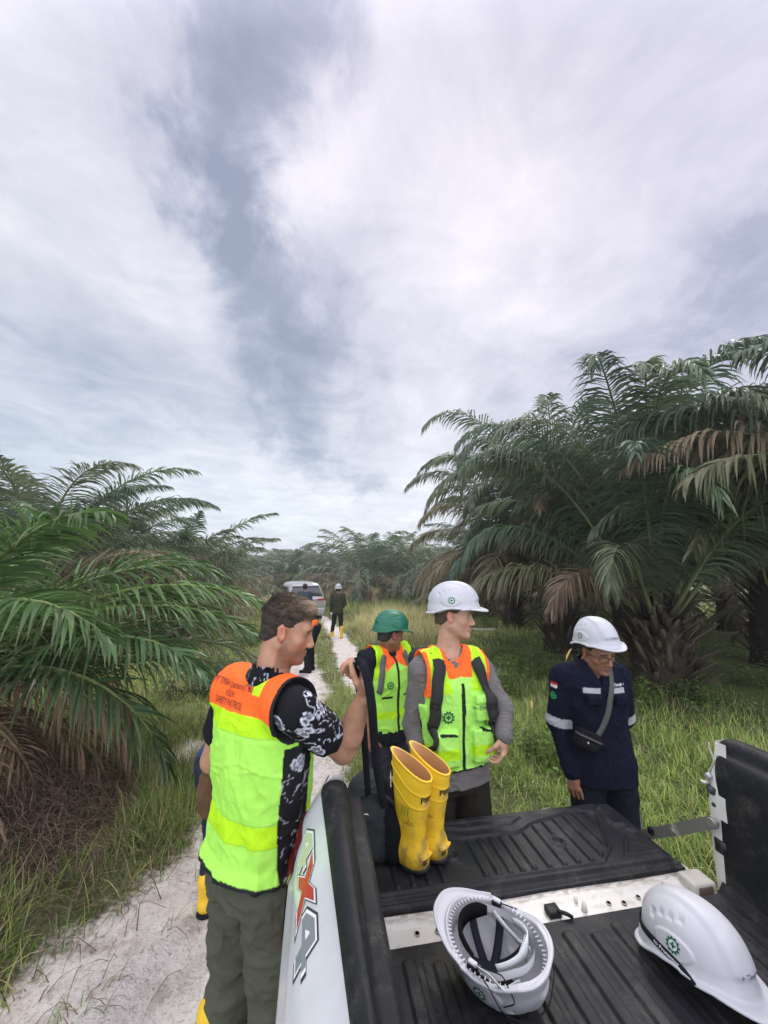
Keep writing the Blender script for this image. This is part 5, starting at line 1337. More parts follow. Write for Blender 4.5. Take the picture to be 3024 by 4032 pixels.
def body_ops(J, HM, hands, feet=True, torso_M=None, arm_r=(.050, .039, .026), hs=1.0):
    s = J['s']; S_ = Solid()
    if torso_M is not None: S_.frame(*torso_M)
    S_.loft(secs(TORSO, s, -.014, -.014), k=.02)
    S_.frame()
    for q in 'LR':
        S_.cone(J['neck'] + A(0, 0, -.04), J['sh' + q], .055 * s, .052 * s, k=.03)
        S_.cone(J['hp' + q], J['kn' + q], .074 * s, .052 * s, k=.03); S_.cone(J['kn' + q], J['an' + q], .052 * s, .038 * s, k=.02)
        S_.cone(J['an' + q] + A(0, -.02, -.04), J['an' + q] + J.get('ft' + q, A(0, .13, -.055)), .032, .026, k=.02)
    arm_ops(S_, J, arm_r)
    for q, (d, n, kw) in hands.items(): hand_ops(S_, J['wr' + q], d, n, side=kw.pop('side'), **kw)
    nk = J['neck']; hd = J['head']
    S_.cone(nk + A(0, 0, -.03), hd + HM @ A(0, -.022, -.05), .060 * s, .054 * s, k=.025)
    face_ops(S_, hd, HM, hs)
    return S_


def skin_color(tone, hd, HM, brow=(.05, .035, .022), beard=None, lips=None, rosy=.07, hs=1.0):
    tone = A(*tone); lipc = tone * A(.80, .62, .62) if lips is None else A(*lips)
    def fn(P, N):
        q = (P - hd) @ HM / hs; x, y, z = q.T; c = np.repeat(tone[None], len(P), 0)
        c *= (1 + .16 * (fbm(P * 45, 3, 3) - .5))[:, None]
        near = np.linalg.norm(q, axis=1) < .17
        red = np.maximum(np.exp(-((np.abs(x) - .045) ** 2 + (z + .035) ** 2) / .0004), np.exp(-(x ** 2 + (z + .038) ** 2) / .00012)) * (y > .05)
        ear = (np.abs(x) > .07) & (np.abs(y + .01) < .03) & (np.abs(z) < .045); red = np.maximum(red, ear * 1.3)
        c = c * (1 + red[:, None] * A(rosy, -.14, -.14) * near[:, None])
        b = near & (np.abs(x) > .010) & (np.abs(x) < .050) & (np.abs(z - (.0205 - 2.2 * (np.abs(x) - .028) ** 2 * 4)) < .0045) & (y > .05); c[b] = c[b] * .2 + A(*brow) * .8
        lp = near & (np.abs(x) < .021) & (y > .074) & (z > -.0835 + (x / .021) ** 2 * .007) & (z < -.0625 - (x / .021) ** 2 * .006); c[lp] = lipc
        e = near & (((np.abs(x) - .031) / .0115) ** 2 + ((z + .003) / .0048) ** 2 < 1) & (y > .068); c[e] = (.42, .38, .36)
        ir = e & (np.hypot(np.abs(x) - .031, z + .003) < .0052); c[ir] = (.03, .022, .018)
        lid = near & ~e & (((np.abs(x) - .031) / .0145) ** 2 + ((z + .001) / .0075) ** 2 < 1) & (y > .062); c[lid] *= .6
        if beard is not None:
            jaw = sstep(-.046, -.072, z) * sstep(-.018, .012, y) + sstep(-.015, -.045, z) * sstep(-.014, .004, y) * sstep(.040, .018, y) * (np.abs(x) > .04) * .7
            mous = (np.abs(x) < .024) & (z > -.0635) & (z < -.052) & (y > .075)
            bb = np.clip(jaw + mous * .7, 0, 1) * near * (q[:, 2] > -.135) * (.7 + .5 * (fbm(P * 260, 8, 2) - .5)) * beard[1]
            bb[lp] *= .15; c = c * (1 - bb[:, None]) + A(*beard[0]) * bb[:, None]
        return c
    return fn


def hair_obj(parent, hd, HM, colf, vox=.004, thick=.008, top=0., line=None, seed=1, quiff=None, drop=None, hs=1.0):
    S_ = Solid(); S_.frame(hd, HM, hs)
    t = thick
    S_.ell((0, -.016, .044), (.0765 + t, .098 + t, .083 + t + top), k=.01)
    S_.cone((0, -.05, -.02), (0, -.055, -.065), .052 + t * .6, .046 + t * .4, k=.02, w=(1, 0, 0), wr=1.12)
    if quiff:
        for (c, r) in quiff: S_.ell(c, r, k=.02)
    yl = line or ([-.13, -.06, -.030, -.016, .018, .030, .045, .060, .075, .12], [-.058, -.052, -.030, .028, .012, .016, .046, .060, .068, .075])
    def cut(P):
        x, y, z = P.T; n = (vnoise(P * 160, 4) - .5) * .008
        return (z - np.interp(y, *yl)) * .7 + n
    S_.op(cut, (-.2, -.2, -.2), (.2, .2, .3), .004, '-')
    S_.frame()
    def disp(P, N):
        q = (P - hd) @ HM / hs; st = vnoise(q * A(260, 60, 120) + vnoise(q * 40, 2)[:, None] * 5, seed); bg = vnoise(q * A(60, 30, 45), seed + 5)
        return (st - .5) * .003 + (bg - .5) * .004
    return solid_obj('hair', S_, vox, hairm, parent, col=lambda P, N: colf((P - hd) @ HM / hs), disp=disp, smooth_it=0)


def trouser_ops(J, r=(.105, .078, .072, .070), top=1.02, low=.0, k=.03, waist=(.150, .106)):
    s = J['s']; S_ = Solid()
    S_.loft([(.86 * s, .15 * s, .12 * s, -.005), (.93 * s, (waist[0] + .012) * s, (waist[1] + .008) * s, -.005), (top * s, waist[0] * s, waist[1] * s, 0)], k=.02)
    for q in 'LR':
        S_.cone(J['hp' + q] + A(0, 0, -.02), J['kn' + q], r[0] * s, r[1] * s, k=k); S_.cone(J['kn' + q], J['an' + q] + A(0, 0, low), r[2] * s, r[3] * s, k=.02)
    return S_


def torso_shirt(J, T_=TORSO, off=.016, z0=.86, sleeves=(.066, .056, .050, .040), upto={'L': 1.0, 'R': 1.0}, flare=0, vneck=None):
    s = J['s']; S_ = Solid(); T2 = [list(q) for q in T_]
    T2[0][1] += .020; T2[0][2] += .020; T2[1][1] += .008; T2[1][2] += .008; S_.loft(secs(T2, s, off, off, z0=z0 * s), k=.02, n=2.3)
    for q in 'LR':
        S_.cone(J['neck'] + A(0, 0, -.045), J['sh' + q] + A(0, 0, .0), .062 * s, sleeves[0] * s, k=.03)
        sh, el, wr = J['sh' + q], J['el' + q], J['wr' + q]; u = upto[q]
        if u <= .5: S_.cone(sh, sh + (el - sh) * u * 2, sleeves[0] * s, sleeves[1] * s * 1.12, k=.03)
        else:
            S_.cone(sh, el, sleeves[0] * s, sleeves[1] * s, k=.03); S_.cone(el, el + (wr - el) * (u - .5) * 2, sleeves[2] * s, sleeves[3] * s, k=.015)
    if vneck: S_.cone(J['neck'] + A(0, .11, .0), A(0, .17, vneck), .072, .010, k=.004, kind='-')
    S_.cone(J['neck'] + A(0, .0, .0), J['neck'] + A(0, .01, .15), .058 * s, .075 * s, k=.008, kind='-')
    return S_


def shoes(parent, J, col=(.02, .02, .022), boot=None, sole=(.6, .6, .6)):
    for q in 'LR':
        a = J['an' + q]; f = J.get('ft' + q, A(0, .15, -.05)); f2 = A(f[0], f[1], 0); d = unit(f2); M_ = np.stack([np.cross(d, A(0, 0, 1)), d, A(0, 0, 1)], 1)
        S_ = Solid(); S_.frame(A(a[0], a[1], a[2] - .09), M_)
        if boot:
            S_.cone((0, -.01, .05), (0, -.02, boot), .052, .060, k=.02)
        else: S_.cone((0, -.02, .05), (0, -.02, .09), .042, .046, k=.02)
        S_.cone((0, -.04, .045), (0, .14, .038), .042, .038, k=.02, w=(1, 0, 0), wr=1.1); S_.loft([(-.3, .3, .5, 0), (.012, .3, .5, 0)], kind='-'); S_.frame()
        solid_obj('boot' if boot else 'shoe', S_, .008, rubber if boot else clothm, parent, col=col)
        S_ = Solid(); S_.frame(A(a[0], a[1], a[2] - .09), M_); S_.cone((0, -.045, .010), (0, .145, .010), .046, .044, k=.01, w=(1, 0, 0), wr=1.05); S_.loft([(-.3, .3, .5, 0), (-.004, .3, .5, 0)], kind='-'); S_.loft([(.020, .3, .5, 0), (.3, .3, .5, 0)], kind='-'); S_.frame()
        solid_obj('shoe_sole', S_, .008, clothm, parent, col=sole)


def arm_hole(S_, J, r=.085, out=.16, inn=-.02):
    """cut the sleeve openings of a waistcoat"""
    for q, sg in (('L', -1), ('R', 1)):
        sh, el = J['sh' + q], J['el' + q]
        a = sh + A(-sg * inn, 0, .0); S_.cone(a + A(sg * .035, 0, -.02), a + A(sg * .22, 0, -.05), r, r * 1.15, k=.004, kind='-', w=(0, 0, 1), wr=1.15)
    return S_


def vest_ops(J, hem, off=.024, T_=TORSO, r_hole=.098, neck_r=.080, vz=1.40, vr=.07, hole_w=1.15, sh=.094, lean=0.0, hem_flare=.006):
    """waistcoat body: the trunk plus an offset, with arm, neck and front openings"""
    s = J['s']; S_ = Solid(); Q = secs(T_, s, off, off, z0=hem)
    Q = [(z, a + hem_flare * (i == 0), b_ + hem_flare * (i == 0), c, lean * (J['neck'][2] - z)) for i, (z, a, b_, c) in enumerate(Q)]
    S_.loft(Q, k=.01, n=2.3)
    for q in 'LR': S_.cone(J['neck'] + A(0, 0, -.045), J['sh' + q], (.062 + .014) * s, sh * s, k=.03)
    for q, sg in (('R', 1), ('L', -1)):
        a = J['sh' + q]; S_.cone(A(sg * (abs(a[0]) + .045), a[1], a[2] - .005), A(sg * (abs(a[0]) + .28), a[1] + .03, a[2] - .10), r_hole, r_hole * 1.35, k=.004, kind='-', w=(0, 0, 1), wr=hole_w)
        b0 = abs(a[0]) + .004; S_.box((b0 if sg > 0 else -.6, -.4, a[2] - .16), (.6 if sg > 0 else -b0, .4, a[2] + .3), .002, k=.003, kind='-')
    S_.cone(J['neck'] + A(0, .0, .0), J['neck'] + A(0, .02, .16), neck_r, .10, k=.006, kind='-')
    if vz: S_.cone(J['neck'] + A(0, .11, .0), A(0, .17, vz), vr, .008, k=.004, kind='-')
    return S_
def hole_dist(P, J, r_hole=.098, hole_w=1.15):
    r = np.full(len(P), 9.0)
    for q, sg in (('R', 1), ('L', -1)):
        c_ = J['sh' + q]; a = A(sg * (abs(c_[0]) + .045), c_[1], c_[2] - .005); b_ = A(sg * (abs(c_[0]) + .28), c_[1] + .03, c_[2] - .10); ab = b_ - a; t_ = np.clip((P - a) @ ab / (ab @ ab), 0, 1); v = (P - a) - t_[:, None] * ab; v[:, 2] /= hole_w
        r = np.minimum(r, np.linalg.norm(v, axis=1) - r_hole * (1 + .35 * t_)); r = np.minimum(r, np.where(P[:, 2] > c_[2] - .16, abs(c_[0]) + .004 - P[:, 0] * sg, 9))
    return r
class Person:
    """a standing figure in its own frame: x right, y the way the chest faces, z up"""
    def __init__(s, label, x, y, face, h, z=None):
        s.face = math.radians(face); s.base = A(x, y, float(gz(x, y)) if z is None else z); s.h = h
        s.root = thing('person', label, 'person', tuple(s.base), -s.face)
        c, q = math.cos(s.face), math.sin(s.face); s.R = np.array([[c, -q, 0], [q, c, 0], [0, 0, 1]])     # rows: right, forward, up in world
    def loc(s, p): return s.R @ (np.asarray(p, float) - s.base)
    def dir(s, d): return s.R @ np.asarray(d, float)
    def head_basis(s, yaw, pitch=0, roll=0): return s.R @ basis(math.radians(yaw), math.radians(pitch), math.radians(roll))
def two(P, n): return np.repeat(np.asarray(P, float)[None], n, 0)
def front_path(tree, pts, off=.006, ydir=1, n=30):
    """path laid on the front (ydir 1) or back of a garment through (x, z) points"""
    P = smooth_path([(p[0], 0, p[1]) for p in pts], n); out = []; nr = []
    for p in P:
        h = tree.ray_cast(Vector((p[0], .6 * ydir, p[2])), Vector((0, -ydir, 0)), 1.0)
        if h[0] is None: continue
        out.append(np.array(h[0]) + np.array(h[1]) * off); nr.append(np.array(h[1]))
    out = np.array(out); nr = np.array(nr)
    for _ in range(2): out[1:-1] = (out[:-2] + 2 * out[1:-1] + out[2:]) / 4; nr[1:-1] = (nr[:-2] + nr[1:-1] + nr[2:]) / 3
    return out, nr


# ================= the near man on the left, seen from behind =================
p = Person('bareheaded man in lime and orange vest at left, holding up a black strap', -.44, 1.50, 38, 1.88)
L = p.loc
J = skeleton(1.88, neck=L((-.405, 1.445, 1.585)), head=L((-.350, 1.455, 1.752)), shR=L((-.290, 1.335, 1.520)), shL=L((-.575, 1.555, 1.52)), elR=L(px(1352, 2952, 1.50)), wrR=L(px(1438, 2735, 1.41)),
             elL=L((-.655, 1.60, 1.245)), wrL=L((-.50, 1.76, 1.12)), hpL=A(-.10, 0, .98), hpR=A(.10, 0, .98), knL=A(-.125, .02, .53), knR=A(.115, .03, .53), anL=A(-.15, -.02, .09), anR=A(.12, .02, .09))
HM = p.head_basis(86, -14, 0)
S_ = body_ops(J, HM, {'R': (p.dir((-.10, .05, 1)), p.dir((1, .15, .1)), dict(side=-1, sc=1.08, fr=1.14, curl=[.95, 1.08, 1.4, 1.5], tdirs=[(.75, .50, -.45), (.95, .12, -.30), (.93, -.05, -.15)])), 'L': (A(.6, .8, .1), A(-.6, .2, .6), dict(side=1, curl=.6))}, arm_r=(.050, .045, .0275), hs=.92)
P1 = p
solid_obj('body', S_, .0040, skinm, p.root, col=skin_color((.40, .212, .132), J['head'], HM, brow=(.05, .03, .02), beard=((.085, .045, .026), .8), hs=.92), disp=lambda P, N: (fbm(P * 30, 4, 2) - .5) * .0015)
def hcol(q):
    x, y, z = q.T; n = vnoise(q * A(220, 50, 90), 3)
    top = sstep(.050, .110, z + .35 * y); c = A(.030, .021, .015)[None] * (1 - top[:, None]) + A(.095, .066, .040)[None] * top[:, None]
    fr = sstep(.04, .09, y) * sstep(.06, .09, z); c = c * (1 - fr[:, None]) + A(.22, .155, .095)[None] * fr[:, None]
    return c * (.6 + .8 * n)[:, None]
hair_obj(p.root, J['head'], HM, hcol, vox=.0035, thick=.002, top=.002, hs=.92, quiff=[((0, .058, .094), (.048, .036, .022)), ((0, .015, .112), (.050, .065, .016))])
# thin locks over the short hair
hb = MB(); rgh = np.random.default_rng(5)
for i in range(1700):
    a_, b_ = rgh.uniform(-math.pi, math.pi), rgh.uniform(.15, 1.25); d0 = A(math.cos(b_) * math.sin(a_) * .079, math.cos(b_) * math.cos(a_) * .104 - .014, math.sin(b_) * .098 + .040)
    if d0[2] < np.interp(d0[1], [-.12, -.03, .02, .06, .10], [-.05, -.035, .016, .058, .068]): continue
    g_ = unit(A(.15, 1.0, .0) * (1 if d0[2] > .075 else -.35) + A(0, 0, -.75 if d0[2] < .075 else .05)); nrm_ = unit(d0 - A(0, -.014, .03)); g_ = unit(g_ - nrm_ * (g_ @ nrm_) + rgh.normal(0, .22, 3)); ln = rgh.uniform(.012, .026) * (1.25 if d0[2] > .09 else .7)
    pts = [d0 + nrm_ * .0 + g_ * ln * t_ + nrm_ * (.006 * t_ - .006 * t_ * t_) for t_ in (0, .35, .7, 1)]
    P_ = np.array(pts) @ HM.T * .92 + J['head']; c_ = hcol(d0[None])[0] * rgh.uniform(.6, 1.5)
    hb.tube(P_, [.0010, .0010, .0008, .0003], 3, col=c_)
hb.build('hair_locks', hairm, p.root)
# batik shirt
def batik(P, N):
    n = fbm(P * 26, 21, 3); ln = np.abs(fbm(P * 34, 31, 2) - .5); r = np.repeat(BLACK[None], len(P), 0)
    blob = vnoise(P * 11, 55) > .50
    m = (ln < .022) & blob; r[m] = (.42, .44, .50)
    rgx = np.random.default_rng(3)
    for k in range(60):
        c = J['shR'] + A(rgx.uniform(-.10, .10), rgx.uniform(-.10, .10), rgx.uniform(-.30, .07)) if k < 34 else A(rgx.uniform(-.2, .22), rgx.uniform(-.15, .15), rgx.uniform(1.0, 1.62))
        q = P - c; d = np.linalg.norm(q, axis=1); nn = unit(rgx.normal(0, 1, 3)); u = np.cross(nn, A(0, 0, 1)); u = unit(u); v_ = np.cross(nn, u); th = np.arctan2(q @ v_, q @ u)
        pet = .030 * (.62 + .38 * np.abs(np.cos(2.5 * th))); m = (d < pet); r[m & (d > pet * .8)] = (.62, .64, .70); r[m & (d <= pet * .8)] = np.where((np.abs(np.sin(5 * th)) < .35)[m & (d <= pet * .8)][:, None], A(.40, .41, .45), A(.09, .10, .14)); r[d < .006] = (.6, .6, .62)
    return r
S_ = torso_shirt(J, off=.008, z0=1.03, sleeves=(.060, .058, .05, .04), upto={'L': .28, 'R': .29})
S_.frame(J['shR']); S_.frame()
S_.cone(J['neck'] + A(0, -.01, -.03), J['neck'] + A(0, .0, .040), .072, .066, k=.012); S_.cone(J['neck'] + A(0, .0, -.02), J['neck'] + A(0, .005, .12), .062, .066, k=.004, kind='-')
e_ = J['shR'] + (J['elR'] - J['shR']) * .86; d_ = unit(J['elR'] - J['shR'])
solid_obj('batik_shirt', S_, .0045, clothm, p.root, col=batik, disp=wrinkle(.006, .06, 12, (1, 1, .6)))
# hi-vis waistcoat
S_ = vest_ops(J, 1.00, off=.024, hem_flare=.020, neck_r=.078, vz=1.38, vr=.06, sh=.092)
def vest1(P, N):
    x, y, z = P.T; c = np.repeat(LIME[None], len(P), 0)
    c[(z > 1.435) & (z < 1.495)] = LIME2; c[(z > 1.11) & (z < 1.172)] = LIME2
    st = (np.abs(((x * 14 + z * 9) % 1) - .5) < .02) | (np.abs(((x * 14 - z * 9) % 1) - .5) < .02); band = ((z > 1.435) & (z < 1.495)) | ((z > 1.11) & (z < 1.172)); c[band & st] *= .88
    c[(np.abs(z - 1.435) < .003) | (np.abs(z - 1.172) < .003) | (np.abs(z - 1.11) < .003)] *= .8
    c[z > 1.495] = ORNG; c[(np.abs(x - .105) < .022) & (z > 1.56) & (y < .03)] = LIME2
    side = (np.abs(y + .004 - .006) < .060) & (np.abs(x) > .10) & (z < 1.40); c[side] = batik(P[side], N[side]) * .7
    edge = hole_dist(P, J) < .009; c[edge] = BLACK
    zz = z + .035 * sstep(.10, .19, np.abs(x)); c[(z < 1.013)] = BLACK; c[np.linalg.norm((P - J['neck'] - A(0, 0, .03)) * A(1, 1, .8), axis=1) < .0855] = BLACK
    return c
def rnd_hem(P): return (P[:, 2] < 1.00 + .10 * sstep(.105, .19, P[:, 0]) ** 2 * sstep(.02, -.08, P[:, 1]))
wr1 = wrinkle(.014, .12, 33, (1, 1, .35)); wr2 = wrinkle(.008, .05, 38)
def drape(P, N):
    fo = np.sin(P[:, 0] * 34 + 2.2 * np.sin(P[:, 2] * 6)) * .0035 * sstep(1.40, 1.1, P[:, 2]); hz = np.exp(-((P[:, 2] - 1.33 - .02 * np.sin(P[:, 0] * 20)) / .006) ** 2) * .003 * (P[:, 1] < 0)
    return (wr1(P, N) + wr2(P, N) * .7) * (.12 + .88 * sstep(1.515, 1.465, P[:, 2])) + fo + hz
vest = solid_obj('hi_vis_vest', S_, .0045, vizm, p.root, col=vest1, disp=drape)
tv = bvh(vest); bk = dict(X=A(1, 0, 0), Y=A(0, .18, 1))
for (s_, z_, sz) in (('PT TIMAH (persero) Tbk', 1.575, .032), ('K3LH', 1.545, .030), ('SAFETY PATROL', 1.515, .032)):
    decal('back_lettering', text_shape(s_, sz, .0, hs=.66), tv, A(-.02, -.12, z_), A(1, 0, 0), A(0, .15, 1), inkm, p.root, (.035, .012, .02), eps=.0055)
# trousers and boots
S_ = trouser_ops(J, r=(.106, .082, .080, .074), top=1.06, low=.30, k=.03, waist=(.156, .106))
solid_obj('trousers', S_, .006, clothm, p.root, col=(.075, .077, .055), disp=lambda P, N: (wrinkle(.014, .09, 44, (1, 1, 1.3))(P, N) + wrinkle(.006, .045, 45, (1, 1, 1.6))(P, N)) * sstep(1.04, .90, P[:, 2]))
shoes(p.root, J, YEL * .9, boot=.46, sole=(.015, .015, .015))
# the strap in his hand and the cloth bag on his left wrist
strap = MB(); hp_ = px(1414, 2604, 1.385)
kx = [px(1402, 2606, 1.36), px(1410, 2590, 1.345), px(1426, 2592, 1.335), px(1450, 2680, 1.335), px(1466, 2790, 1.37), px(1472, 2890, 1.45), px(1480, 3000, 1.55), px(1500, 3120, 1.66), px(1530, 3230, 1.72)]
P_ = smooth_path(kx, 40); ribbon(strap, P_, two((0.25, -1, .1), 40), .030, .0014, (.012, .013, .018))
kx = [px(1402, 2606, 1.36), px(1400, 2630, 1.37), px(1412, 2700, 1.42), px(1432, 2860, 1.50), px(1440, 3000, 1.56), px(1450, 3130, 1.66)]
ribbon(strap, smooth_path(kx, 30), two((0.6, -1, 0), 30), .026, .0014, (.010, .010, .014))
so = strap.build('webbing', webm); tag(so, 'black webbing strap hanging from the raised hand down to the bag', 'strap'); so.name = 'carrying_strap'
cb = thing('cloth_bag', 'brown cloth bag hanging at the left side of the bareheaded man', 'bag', (-.660, 1.63, 1.12)); S_ = Solid()
S_.ell((0, .0, 0), (.055, .06, .10), k=.02); S_.ell((.01, .01, .07), (.04, .045, .07), k=.04); S_.cone((.0, .0, .08), (.005, .03, .17), .022, .014, k=.03)
solid_obj('pouch', S_, .005, clothm, cb, col=(.105, .058, .034), disp=wrinkle(.010, .05, 50))

# ================= the man in grey with backpack =================
p = Person('man in white helmet and lime vest over grey shirt, with dark backpack', .365, 2.22, 163, 1.86)
L = p.loc; J = skeleton(1.86, neck=L((.352, 2.215, 1.535)), head=L((.385, 2.185, 1.715)), shR=A(.172, -.01, 1.475), shL=A(-.172, .01, 1.475), elR=A(.215, -.03, 1.20), wrR=A(.20, .10, .97), elL=L((.630, 2.17, 1.235)), wrL=L(px(1985, 2895, 2.08)))
HM = p.head_basis(108, -3, 0)
S_ = body_ops(J, HM, {'L': (p.dir((-.05, -.10, -1)), p.dir((.75, -.5, 0)), dict(side=1, curl=[.7, .85, .95, 1.0], thumb=.9)), 'R': (A(0, .1, -1), A(1, 0, 0), dict(side=-1, curl=.6))})
solid_obj('body', S_, .0042, skinm, p.root, col=skin_color((.50, .29, .20), J['head'], HM, brow=(.10, .07, .05), beard=((.20, .13, .10), .22)))
hair_obj(p.root, J['head'], HM, lambda q: A(.075, .05, .036)[None] * (.6 + .8 * vnoise(q * 200, 3))[:, None], vox=.005, thick=.004)
hm_M = HM @ np.array(Matrix.Rotation(math.radians(4), 3, 'X')); hsh = helmet_parts(p.root, WHT, J['head'] + HM @ A(0, .004, .040), hm_M)
GRY = (.120, .114, .108)
S_ = torso_shirt(J, off=.010, z0=.90, sleeves=(.058, .050, .047, .040), vneck=1.39)
stripes = lambda P, N: A(*GRY)[None] * (1 + .22 * (np.sin(P[:, 2] * 520) > 0) * 1.0)[:, None]
solid_obj('grey_shirt', S_, .0055, clothm, p.root, col=stripes, disp=wrinkle(.008, .06, 61, (1, 1, 1.2)))
S_ = vest_ops(J, 1.015, off=.026, neck_r=.080, vz=1.405, vr=.075, sh=.096)
# pocket pads on the front
S_.box((-.165, .10, 1.05), (-.045, .165, 1.21), .012, k=.012); S_.box((.04, .10, 1.05), (.155, .165, 1.21), .012, k=.012); S_.box((-.155, .10, 1.245), (-.065, .165, 1.36), .010, k=.008); S_.box((-.16, .10, 1.335), (-.06, .172, 1.375), .008, k=.004)
def vest2(P, N):
    x, y, z = P.T; c = np.repeat((LIME * A(1.02, 1, 1.3))[None], len(P), 0); zx = x + .018 * (1.5 - z) * 0
    fr = y > 0
    c[((z > 1.085) & (z < 1.135) & (np.abs(x) > .035) & fr) | ((z > 1.08) & (z < 1.13) & ~fr)] = LIME2
    top = (z > 1.40) & fr; vx = np.abs(x) - (.060 + .28 * (z - 1.44)); c[(z > 1.448 - .15 * (np.abs(x) - .08)) & fr & (np.abs(x) < .064 + .16 * (z - 1.43))] = ORNG; c[(z > 1.40) & ~fr] = ORNG
    strap_l = (z > 1.385) & fr & (np.abs(x) >= .064 + .16 * (z - 1.43)); c[strap_l] = LIME2; c[(z > 1.36) & (y > .02) & (np.abs(x) > .158)] = ORNG
    zipc = (np.abs(x + .030 * (1.45 - z) * -.3) < .0095) & fr & (z < 1.43); c[zipc] = BLACK
    c[(np.abs(z - 1.20 - .10 * (x - .1)) < .0065) & (x > .05) & (x < .145) & fr] = BLACK; c[(np.abs(z - 1.205 - .16 * (x + .1)) < .0065) & (x < -.09) & (x > -.15) & fr] = BLACK
    c[z < 1.022] = BLACK
    vn = np.linalg.norm((P - J['neck'] - A(0, .02, .0)) * A(1, .7, .5), axis=1)
    c[(np.abs(y) < .035) & (np.abs(x) > .10) & (z < 1.36)] = BLACK
    return c
vest = solid_obj('hi_vis_vest', S_, .0045, vizm, p.root, col=vest2, disp=lambda P, N: wrinkle(.008, .07, 71, (1, 1, .6))(P, N) + wrinkle(.003, .03, 77)(P, N))
tv = bvh(vest)
decal('emblem', gear_shape(.031), tv, A(.085, .15, 1.275), A(-1, 0, 0), A(0, 0, 1), inkm, p.root, (.010, .10, .04), eps=.004)
decal('chest_lettering', text_shape('+ Timah o', .030, .0004), tv, A(-.11, .17, 1.315), A(-1, 0, .06), A(0, 0, 1), inkm, p.root, (.12, .16, .09), eps=.004)
S_ = trouser_ops(J, r=(.098, .088, .084, .080), top=1.0, low=.10)
solid_obj('trousers', S_, .008, clothm, p.root, col=(.024, .021, .017), disp=lambda P, N: wrinkle(.010, .09, 81, (1, 1, .6))(P, N) * sstep(1.0, .85, P[:, 2]))
shoes(p.root, J, (.03, .025, .02), sole=(.02, .02, .02))
bp_ = thing('backpack', 'dark grey backpack worn by the man in grey, wide straps over his vest', 'backpack', tuple(p.base), -p.face)
S_ = Solid(); S_.box((-.15, -.30, 1.08), (.15, -.13, 1.54), .06, k=.02); S_.box((-.12, -.34, 1.12), (.12, -.24, 1.36), .04, k=.03)
solid_obj('pack_body', S_, .008, fabric, bp_, col=(.030, .030, .030), disp=wrinkle(.006, .08, 5))
for sg in (1, -1):
    b = MB(); Q, Nn = front_path(tv, [(sg * .108, 1.505), (sg * .122, 1.45), (sg * .138, 1.36), (sg * .150, 1.25), (sg * .158, 1.15)], .014)
    Q = np.concatenate([[A(sg * .10, -.16, 1.44), A(sg * .105, -.10, 1.56), A(sg * .108, -.02, 1.585), A(sg * .108, .05, 1.565)], Q, [A(sg * .176, .03, 1.08), A(sg * .15, -.12, 1.07)]]); Nn = np.concatenate([[A(0, -1, .3), A(0, -.5, 1), A(0, .1, 1), A(0, .6, 1)], Nn, [A(sg, .3, 0), A(sg, 0, 0)]])
    ww = np.interp(np.linspace(0, 1, len(Q)), [0, .15, .75, .85, 1], [.055, .062, .058, .026, .022]); ribbon(b, Q, Nn, ww, .0055, (.034, .034, .033)); b.build('shoulder_strap', fabric, bp_)
    k = 4 + 14; T_ = unit(Q[k + 1] - Q[k]); S3 = unit(np.cross(T_, Nn[k])); b = MB(); ctr = Q[k] + Nn[k] * .010
    b.tube([ctr - S3 * .020 - T_ * .012, ctr + S3 * .020 - T_ * .012, ctr + S3 * .020 + T_ * .012, ctr - S3 * .020 + T_ * .012, ctr - S3 * .020 - T_ * .012], .0032, 6, col=(.02, .02, .02)); b.build('buckle', webm, bp_)

# ================= the man in the navy work shirt =================
p = Person('man in white helmet, glasses and navy work shirt looking down', 1.255, 2.42, 178, 1.67)
L = p.loc; J = skeleton(1.67, neck=L((1.235, 2.44, 1.385)), head=L((1.260, 2.375, 1.485)), shR=L((1.075, 2.43, 1.325)), shL=L((1.405, 2.44, 1.325)), elR=L((1.030, 2.45, 1.06)), wrR=L((1.055, 2.36, .83)), elL=L((1.470, 2.53, 1.06)), wrL=L((1.31, 2.62, .96)))
HM = p.head_basis(167, -15, 4)
S_ = body_ops(J, HM, {'R': (p.dir((.10, -.12, -1)), p.dir((-.5, -.8, 0)), dict(side=-1, curl=[.25, .35, .45, .5], thumb=.25)), 'L': (p.dir((-1, .1, 0)), p.dir((0, 1, .2)), dict(side=1, curl=.7))})
solid_obj('body', S_, .0042, skinm, p.root, col=skin_color((.27, .135, .080), J['head'], HM, brow=(.02, .014, .01), beard=((.05, .03, .02), .25), lips=(.20, .085, .07)))
hair_obj(p.root, J['head'], HM, lambda q: A(.012, .010, .009)[None] * (.6 + .8 * vnoise(q * 200, 3))[:, None], vox=.005, thick=.003)
helmet_parts(p.root, WHT, J['head'] + HM @ A(0, -.006, .054), HM @ np.array(Matrix.Rotation(math.radians(14), 3, 'X')))
b = MB()      # spectacles
for sg in (-1, 1):
    q = np.linspace(0, 2 * math.pi, 25); P_ = np.stack([sg * .0335 + .0265 * np.sign(np.cos(q)) * np.abs(np.cos(q)) ** .75, np.full(25, .098) - .010 * (np.abs(sg * .0335 + .0265 * np.cos(q)) / .06) ** 2, -.006 + .0175 * np.sign(np.sin(q)) * np.abs(np.sin(q)) ** .8], 1)
    b.tube(P_ @ HM.T + J['head'], .0017, 6, col=(.006, .006, .007)); P_ = np.array([(sg * .060, .090, .002), (sg * .078, .05, .004), (sg * .080, .0, .004), (sg * .079, -.015, -.006)]); b.tube(P_ @ HM.T + J['head'], .0018, 6, col=(.006, .006, .007))
b.tube(np.array([(-.008, .0995, -.002), (0, .102, .0), (.008, .0995, -.002)]) @ HM.T + J['head'], .0017, 6, col=(.006, .006, .007)); gl_ = b.build('spectacles', glassm, p.root)
